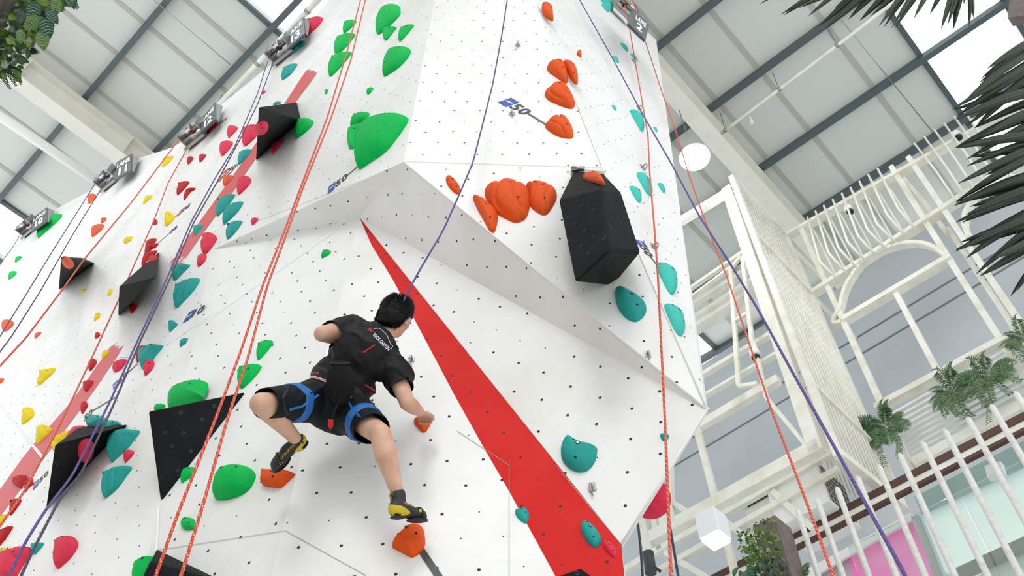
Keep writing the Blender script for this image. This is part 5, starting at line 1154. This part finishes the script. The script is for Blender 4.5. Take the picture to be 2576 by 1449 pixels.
# shirt
s = MB()
ell(s, waist.lerp(pel, .25), mtx(ax_s*.182, ax_t*.09, ax_d*.12)); ell(s, waist, mtx(ax_s*.182, ax_t*.13, ax_d*.12)); ell(s, chest, mtx(ax_s*.188, ax_t*.17, ax_d*.125)); ell(s, chest.lerp(neck, .45), mtx(ax_s*.15, ax_t*.1, ax_d*.095))
cone(s, shL, shR, .068, .07); cone(s, chest.lerp(neck, .55), neck-ax_t*.012, .08, .060)
cone(s, shL, shL.lerp(elL, .8), .068, .056); cone(s, shR, shR.lerp(elR, .8), .07, .058)
ell(s, shL-ax_d*.02+ax_s*.04-ax_t*.03, mtx(ax_s*.07, ax_t*.06, ax_d*.05)); ell(s, shR-ax_d*.02-ax_s*.04-ax_t*.03, mtx(ax_s*.07, ax_t*.07, ax_d*.05))
shirt = remesh(s, 't_shirt', M_shirt, .0075, 4, disp=.022, dsc=40)
# shorts
s = MB(); FOLD = Vector((.8, .3, -.4))
ell(s, pel-ax_t*.01, mtx(ax_s*.19, ax_t*.135, ax_d*.14)); ell(s, waist.lerp(pel, .55), mtx(ax_s*.170, ax_t*.08, ax_d*.118))
cone(s, hipL, hipL.lerp(kneeL, .97), .108, .072); cone(s, hipR, hipR.lerp(kneeR, .92), .112, .074)
cone(s, hipL-ax_d*.03, hipR-ax_d*.03, .10, .10)
shorts = remesh(s, 'shorts', M_short, .0075, 4, disp=.013, dsc=34)
def cut(ob, p, ax, rad, lim=9):
    W_ = wloc(ob); bm_ = bmesh.new(); bm_.from_mesh(ob.data); p = p-W_
    fs = [f for f in bm_.faces if (f.calc_center_median()-p).length < rad and (f.calc_center_median()-p).cross(ax.normalized()).length < lim]; gs = set(fs)
    for f in fs: gs.update(f.edges); gs.update(f.verts)
    bmesh.ops.bisect_plane(bm_, geom=list(gs), plane_co=p, plane_no=ax.normalized(), clear_outer=True); bm_.to_mesh(ob.data); bm_.free()
    for p_ in ob.data.polygons: p_.use_smooth = True
    sm_ = ob.modifiers.new('hem', 'SOLIDIFY'); sm_.thickness = .004; sm_.offset = -1
cut(shorts, hipL.lerp(kneeL, .92), (kneeL-hipL)+ax_s*.03, .19); cut(shorts, hipR.lerp(kneeR, .76), (kneeR-hipR)-ax_t*.2, .19)
cut(shirt, shL.lerp(elL, .66), elL-shL, .11, .07); cut(shirt, shR.lerp(elR, .62), elR-shR, .11, .085)
for o_ in (shorts, shirt):
    while len(o_.modifiers) > 1: o_.modifiers.remove(o_.modifiers[-1])
def bvh(ob):
    W_ = wloc(ob); return BVHTree.FromPolygons([v.co+W_ for v in ob.data.vertices], [tuple(p.vertices) for p in ob.data.polygons])
T_sh, T_so = bvh(shirt), bvh(shorts)
def cast(trees, c_, d_, far=.4):
    best = None
    for tr in trees:
        h = tr.ray_cast(c_+d_*far, -d_, far)
        if h[0] is not None and (best is None or (h[0]-c_).length > (best-c_).length): best = h[0]
    return best
def band(c_, axis, w_, trees, mt, name, th=.004, far=.13, n=56, a0=0, a1=2*math.pi, par=person):
    axis = axis.normalized(); x = axis.orthogonal().normalized(); y = axis.cross(x); m = MB(); rows = []
    for i in range(n+1):
        a = a0+(a1-a0)*i/n; d_ = x*math.cos(a)+y*math.sin(a); r_ = []
        for k in (-1, -.9, -.45, 0, .45, .9, 1):
            cc_ = c_+axis*w_*.5*k; h = cast(trees, cc_, d_, far)
            if h is None: h = cc_+d_*.08
            r_.append(h+d_*(th if abs(k) < .95 else -.002))
        rows.append(r_)
    for _ in range(2):
        rr = [r_[:] for r_ in rows]
        for i in range(len(rows)):
            for k in range(7):
                p0 = rows[(i-1) % n][k]; p1 = rows[(i+1) % n][k]
                if a1-a0 > 6: rr[i][k] = rows[i][k]*.5+(p0+p1)*.25
        rows = rr
    if a1-a0 > 6: rows[-1] = rows[0]
    vs = [v for r_ in rows for v in r_]; m.add(vs, [(7*i+k, 7*i+k+1, 7*i+k+8, 7*i+k+7) for i in range(n) for k in range(6)], 0, True)
    return m.build(name, mt, par)
dL = (kneeL-hipL).normalized(); dR_ = (kneeR-hipR).normalized()
lpL = hipL.lerp(kneeL, .47); lpR = hipR.lerp(kneeR, .52)
band(lpL, dL+ax_s*.15, .058, [T_so], M_blue, 'leg_loop'); band(lpR, dR_, .060, [T_so], M_blue, 'leg_loop')
wc = waist.lerp(pel, .45)
band(wc, ax_t, .075, [T_so, T_sh], M_belt, 'harness_belt', .006, .24)
band(wc-ax_t*.022, ax_t, .014, [T_so, T_sh], M_stripew, 'belt_piping', .009, .24); band(wc-ax_t*.022, ax_t, .005, [T_so, T_sh], M_redm, 'belt_piping', .0105, .24)
def path(pts, trees, w_, mt, name, off=.005):
    """strap over the back along pixel points"""
    m = MB(); P = []
    for i in range(len(pts)-1):
        for k in range(10):
            q = k/10; x = pts[i][0]+(pts[i+1][0]-pts[i][0])*q; y = pts[i][1]+(pts[i+1][1]-pts[i][1])*q
            d_ = ray(x, y).normalized(); best = None
            for tr in trees:
                h = tr.ray_cast(CAM, d_)
                if h[0] is not None and (best is None or h[3] < best): best = h[3]
            if best: P.append(CAM+d_*(best-off))
    if len(P) < 3: return
    vs = []
    for i, p in enumerate(P):
        tg = (P[min(i+1, len(P)-1)]-P[max(i-1, 0)]); s_ = tg.cross(CF).normalized()*w_/2; vs += [p-s_, p+s_, p+s_+CF*.006, p-s_+CF*.006]
    m.add(vs, [(4*i+k, 4*i+(k+1) % 4, 4*i+4+(k+1) % 4, 4*i+4+k) for i in range(len(P)-1) for k in range(4)])
    return m.build(name, mt, person)
path([(728, 1031), (760, 1022), (806, 990)], [T_so, T_sh], .011, M_blue, 'harness_strap'); path([(918, 1060), (890, 1035), (862, 985)], [T_so, T_sh], .011, M_blue, 'harness_strap')
path([(728, 968), (712, 1000), (716, 1030), (726, 1047)], [T_so, T_sh], .012, M_belt, 'webbing_tail', .01)
path([(748, 948), (765, 940), (806, 938)], [T_so, T_sh], .008, M_redm, 'gear_loop', .012); path([(918, 968), (945, 985), (935, 1000)], [T_so, T_sh], .008, M_redm, 'gear_loop', .012)
# plain chalk bag hanging at the back
bc = at(856, 958, 4.42)
t2 = thing('chalk_bag', bc, 'plain black fuzzy chalk bag with a red tag hanging behind the climber\'s waist', 'bag')
m = MB(); ell(m, bc, mtx(CR*.07, CU*.1, CF*.05)); ell(m, bc-CU*.05, mtx(CR*.056, CU*.07, CF*.045)); ell(m, bc+CU*.06, mtx(CR*.048, CU*.035, CF*.04))
for _ in range(0): pass
o = m.build('bag_body', mat('fuzzy_black', (16, 16, 17), .95, bump=.6, bscale=180), t2)
r = o.modifiers.new('r', 'REMESH'); r.mode = 'VOXEL'; r.voxel_size = .007; s_ = o.modifiers.new('s', 'SMOOTH'); s_.iterations = 3
m = MB()
for k in range(1400):
    d_ = rv().normalized(); p = bc+CR*.066*d_.x+CU*.108*d_.y-CU*.012+CF*.046*d_.z; m.tube([p, p+(CR*d_.x+CU*d_.y+CF*d_.z+rv(.3)).normalized()*.010-up*.003], .0009, 3, r2=.0003, cap=False)
m.build('bag_fuzz', mat('fuzzy_black', (16, 16, 17), .95), t2)
m = MB(); m.tube([bc+CU*.085+CR*.045*math.cos(a)+CF*.03*math.sin(a) for a in [i*math.pi/12 for i in range(25)]], .006, 8); m.build('bag_rim', M_belt, t2)
m = MB(); m.tube([bc-CU*.09-CF*.01, bc-CU*.14-CR*.025-CF*.012, bc-CU*.175-CR*.03-CF*.012], .008, 8); m.build('bag_cord', M_belt, t2)
m = MB(); q = at(832, 1066, 4.36); m.add([q+CU*.022-CR*.012, q+CU*.02+CR*.012, q-CU*.012+CR*.013, q-CU*.03-CR*.004, q-CU*.008-CR*.014, q+CU*.022-CR*.012+CF*.004, q+CU*.02+CR*.012+CF*.004, q-CU*.012+CR*.013+CF*.004, q-CU*.03-CR*.004+CF*.004, q-CU*.008-CR*.014+CF*.004],
    [(4, 3, 2, 1, 0), (5, 6, 7, 8, 9)]+[(i, (i+1) % 5, (i+1) % 5+5, i+5) for i in range(5)]); m.build('red_tag', M_redm, t2)
# shirt print
def printon(s_, q, mt, name, bold=0):
    vs, fs, _ = textmesh(s_, bold, 1.05); m = MB(); pv = []
    for u, v in vs:
        x = (q[0][0]*(1-u)+q[3][0]*u)*(1-v)+(q[1][0]*(1-u)+q[2][0]*u)*v; y = (q[0][1]*(1-u)+q[3][1]*u)*(1-v)+(q[1][1]*(1-u)+q[2][1]*u)*v
        d_ = ray(x, y).normalized(); h = T_sh.ray_cast(CAM, d_)
        pv.append(CAM+d_*(h[3]-.004) if h[0] is not None else at(x, y, 4.5))
    m.add(pv, fs); return m.build(name, mt, person)
M_pr = mat('print_white', (225, 228, 232), .6)
printon('RED', [(926, 830), (929, 824), (940, 831), (937, 838)], M_redm, 'shirt_print', .03)
printon('ROCK CANYON', [(938, 844), (943, 837), (983, 877), (976, 883)], M_pr, 'shirt_print', .02)
def pline(pts, mt, w_, name, trees):
    o = path(pts, trees, w_, mt, name, .004); return o
pline([(940, 827), (955, 826), (972, 841), (976, 850), (980, 859), (984, 868), (988, 870), (984, 880)], M_pr, .0022, 'shirt_print', [T_sh])
pline([(913, 887), (947, 865)], M_redm, .007, 'shirt_print', [T_sh])
# hair
hb = MB(); hc = headc-fz*.012+hu*.012
ell(hb, hc, mtx(hx*.083, fz*.095, hu*.1)); ell(hb, hc-fz*.03-hu*.04, mtx(hx*.076, fz*.065, hu*.075))
ho = hb.build('hair', M_hair, person); r = ho.modifiers.new('r', 'REMESH'); r.mode = 'VOXEL'; r.voxel_size = .006; s_ = ho.modifiers.new('s', 'SMOOTH'); s_.iterations = 3
m = MB(); whorl = (hu*.75-fz*.55).normalized()
dg = bpy.context.evaluated_depsgraph_get(); hm = ho.evaluated_get(dg).to_mesh(); Wh = wloc(ho)
hv = [(v.co.copy()+Wh, v.normal.copy()) for v in hm.vertices]
for k in range(9000):
    p, nn = rnd.choice(hv); d_ = (p-hc).normalized()
    if d_.dot(fz) > .5 and d_.dot(hu) < .45: continue
    if d_.dot(fz) > -.05 and d_.dot(hu) < -.35: continue
    p = p+rv(.002); out = (nn+rv(.12)).normalized(); comb = (nn-whorl*nn.dot(whorl)); comb = comb.normalized() if comb.length > .05 else out
    comb = (comb-nn*comb.dot(nn)-hu*.25*max(0, 1-nn.dot(whorl))).normalized()
    up_ = max(0, d_.dot(whorl)); L = rnd.uniform(.012, .022)*(1+.4*up_)
    m.tube([p-out*.003, p+out*L*(.12+.3*up_)+comb*L*.45, p+out*L*(.08+.55*up_)+comb*L*1.05+rv(.001)], .0013, 3, r2=.0003, cap=False)
m.build('hair_strands', M_hair, ho)
# shoes
def shoe(heel, toe, ank, upv, label_dots=True, flip=1):
    d_ = (toe-heel); L = d_.length; d_.normalize(); u_ = (upv-d_*upv.dot(d_)).normalized(); s_ = d_.cross(u_)
    t3 = empty('climbing_shoe', (0, 0, 0)); t3.parent = person; t3.location = heel-wloc(person)
    m = MB()
    ell(m, heel+d_*.03+u_*.03, mtx(d_*.038, s_*.031, u_*.040)); ell(m, heel+d_*L*.42+u_*.028, mtx(d_*.06, s_*.036, u_*.034)); ell(m, heel+d_*L*.72+u_*.016, mtx(d_*.06, s_*.043, u_*.026)); ell(m, toe-d_*.028+u_*.006, mtx(d_*.034, s_*.034, u_*.020))
    cone(m, heel+d_*.045+u_*.03, ank, .036, .036)
    o = m.build('upper', M_shoe, t3); r = o.modifiers.new('r', 'REMESH'); r.mode = 'VOXEL'; r.voxel_size = .005; q = o.modifiers.new('s', 'SMOOTH'); q.iterations = 5
    dg = bpy.context.evaluated_depsgraph_get(); me = bpy.data.meshes.new_from_object(o.evaluated_get(dg)); o.modifiers.clear(); o.data = me
    for p in me.polygons: p.use_smooth = True
    tr = bvh(o)
    def onshoe(P3, dirn, off=.0015):
        h = tr.ray_cast(P3+dirn*.15, -dirn)
        return h[0]+dirn*off if h[0] is not None else None
    # heel rand in yellow: band from the heel along the sides
    m = MB(); rows = []
    for i in range(41):
        a = math.pi*(i/40-.5)*1.0; k = abs(i-20)/20
        dirn = (-d_*math.cos(a)+s_*math.sin(a)).normalized(); base_ = heel+d_*(.035+.09*max(0, k-.45)); hw = .022*(1-k**3)+.003
        zc = .022-.012*k; row = []
        for z_ in (-1, -.33, .33, 1):
            if k > .45: dirn = (s_*(1 if i > 20 else -1)-d_*(.9*(1-k))).normalized()
            h = onshoe(base_+u_*(zc+hw*z_), dirn, .0022)
            row.append(h if h is not None else base_+u_*(zc+hw*z_)+dirn*.03)
        rows.append(row)
    m.add([v for r_ in rows for v in r_], [(4*i+k, 4*i+k+1, 4*i+k+5, 4*i+k+4) for i in range(40) for k in range(3)], 0, True); m.build('heel_rand', M_yel, t3)
    # sole
    m = MB(); ell(m, toe-d_*.045-u_*.010, mtx(d_*.058, s_*.040, u_*.008)); ell(m, heel+d_*.035-u_*.008, mtx(d_*.036, s_*.026, u_*.007)); m.build('sole', M_dark, t3)
    # pull tab
    m = MB(); a = heel+d_*.012+u_*.06; m.tube([a, a+u_*.028-d_*.012, a+u_*.045-d_*.002, a+u_*.028+d_*.008, a+u_*.005+d_*.006], .0045, 6); m.build('pull_tab', mat('tab_olive', (120, 108, 40), .6), t3)
    # lettering on the outer side facing the camera
    sd_ = s_ if s_.dot(CAM-heel) > 0 else -s_
    vs, fs, _ = textmesh('LA SPORTIVA', .01, 1.05); m = MB(); pv = []
    for u, v in vs:
        if d_.cross(u_).dot(sd_) < 0: u = 1-u
        p3 = heel+d_*(.045+.095*u)+u_*(.044-.012*u+.013*v); h = onshoe(p3-u_*.01, (sd_+u_*.35).normalized(), .002); pv.append(h if h is not None else p3)
    m.add(pv, fs); m.build('lettering', M_yel, t3)
    m = MB(); h = onshoe(toe-d_*.06+u_*.015, (sd_+u_*.2).normalized(), .001)
    if h is not None: m.sphere(h, .009, 6, 0, 1, 1, 1, mtx(d_, u_, sd_*.2)); m.build('toe_dot', M_yel, t3)
    # closure strap
    m = MB(); pts = []
    for i in range(15):
        a = math.pi*(i/14-.5)*1.5; dirn = (u_*math.cos(a)+s_*math.sin(a)).normalized(); h = onshoe(heel+d_*.152+u_*.015, dirn, .002)
        if h is not None: pts.append(h)
    if len(pts) > 3: m.tube(pts, .006, 6); m.build('closure_strap', M_belt, t3)
    return t3
shoe(at(773, 1108, 4.43), at(687, 1180, 4.42), ankL, ray(700, 1000).normalized()*-.6+CU*.75-CR*.45)
shoe(at(984, 1296, 4.02), at(1068, 1306, 4.16), ankR, up*1.0-CF*.2+CR*.15)
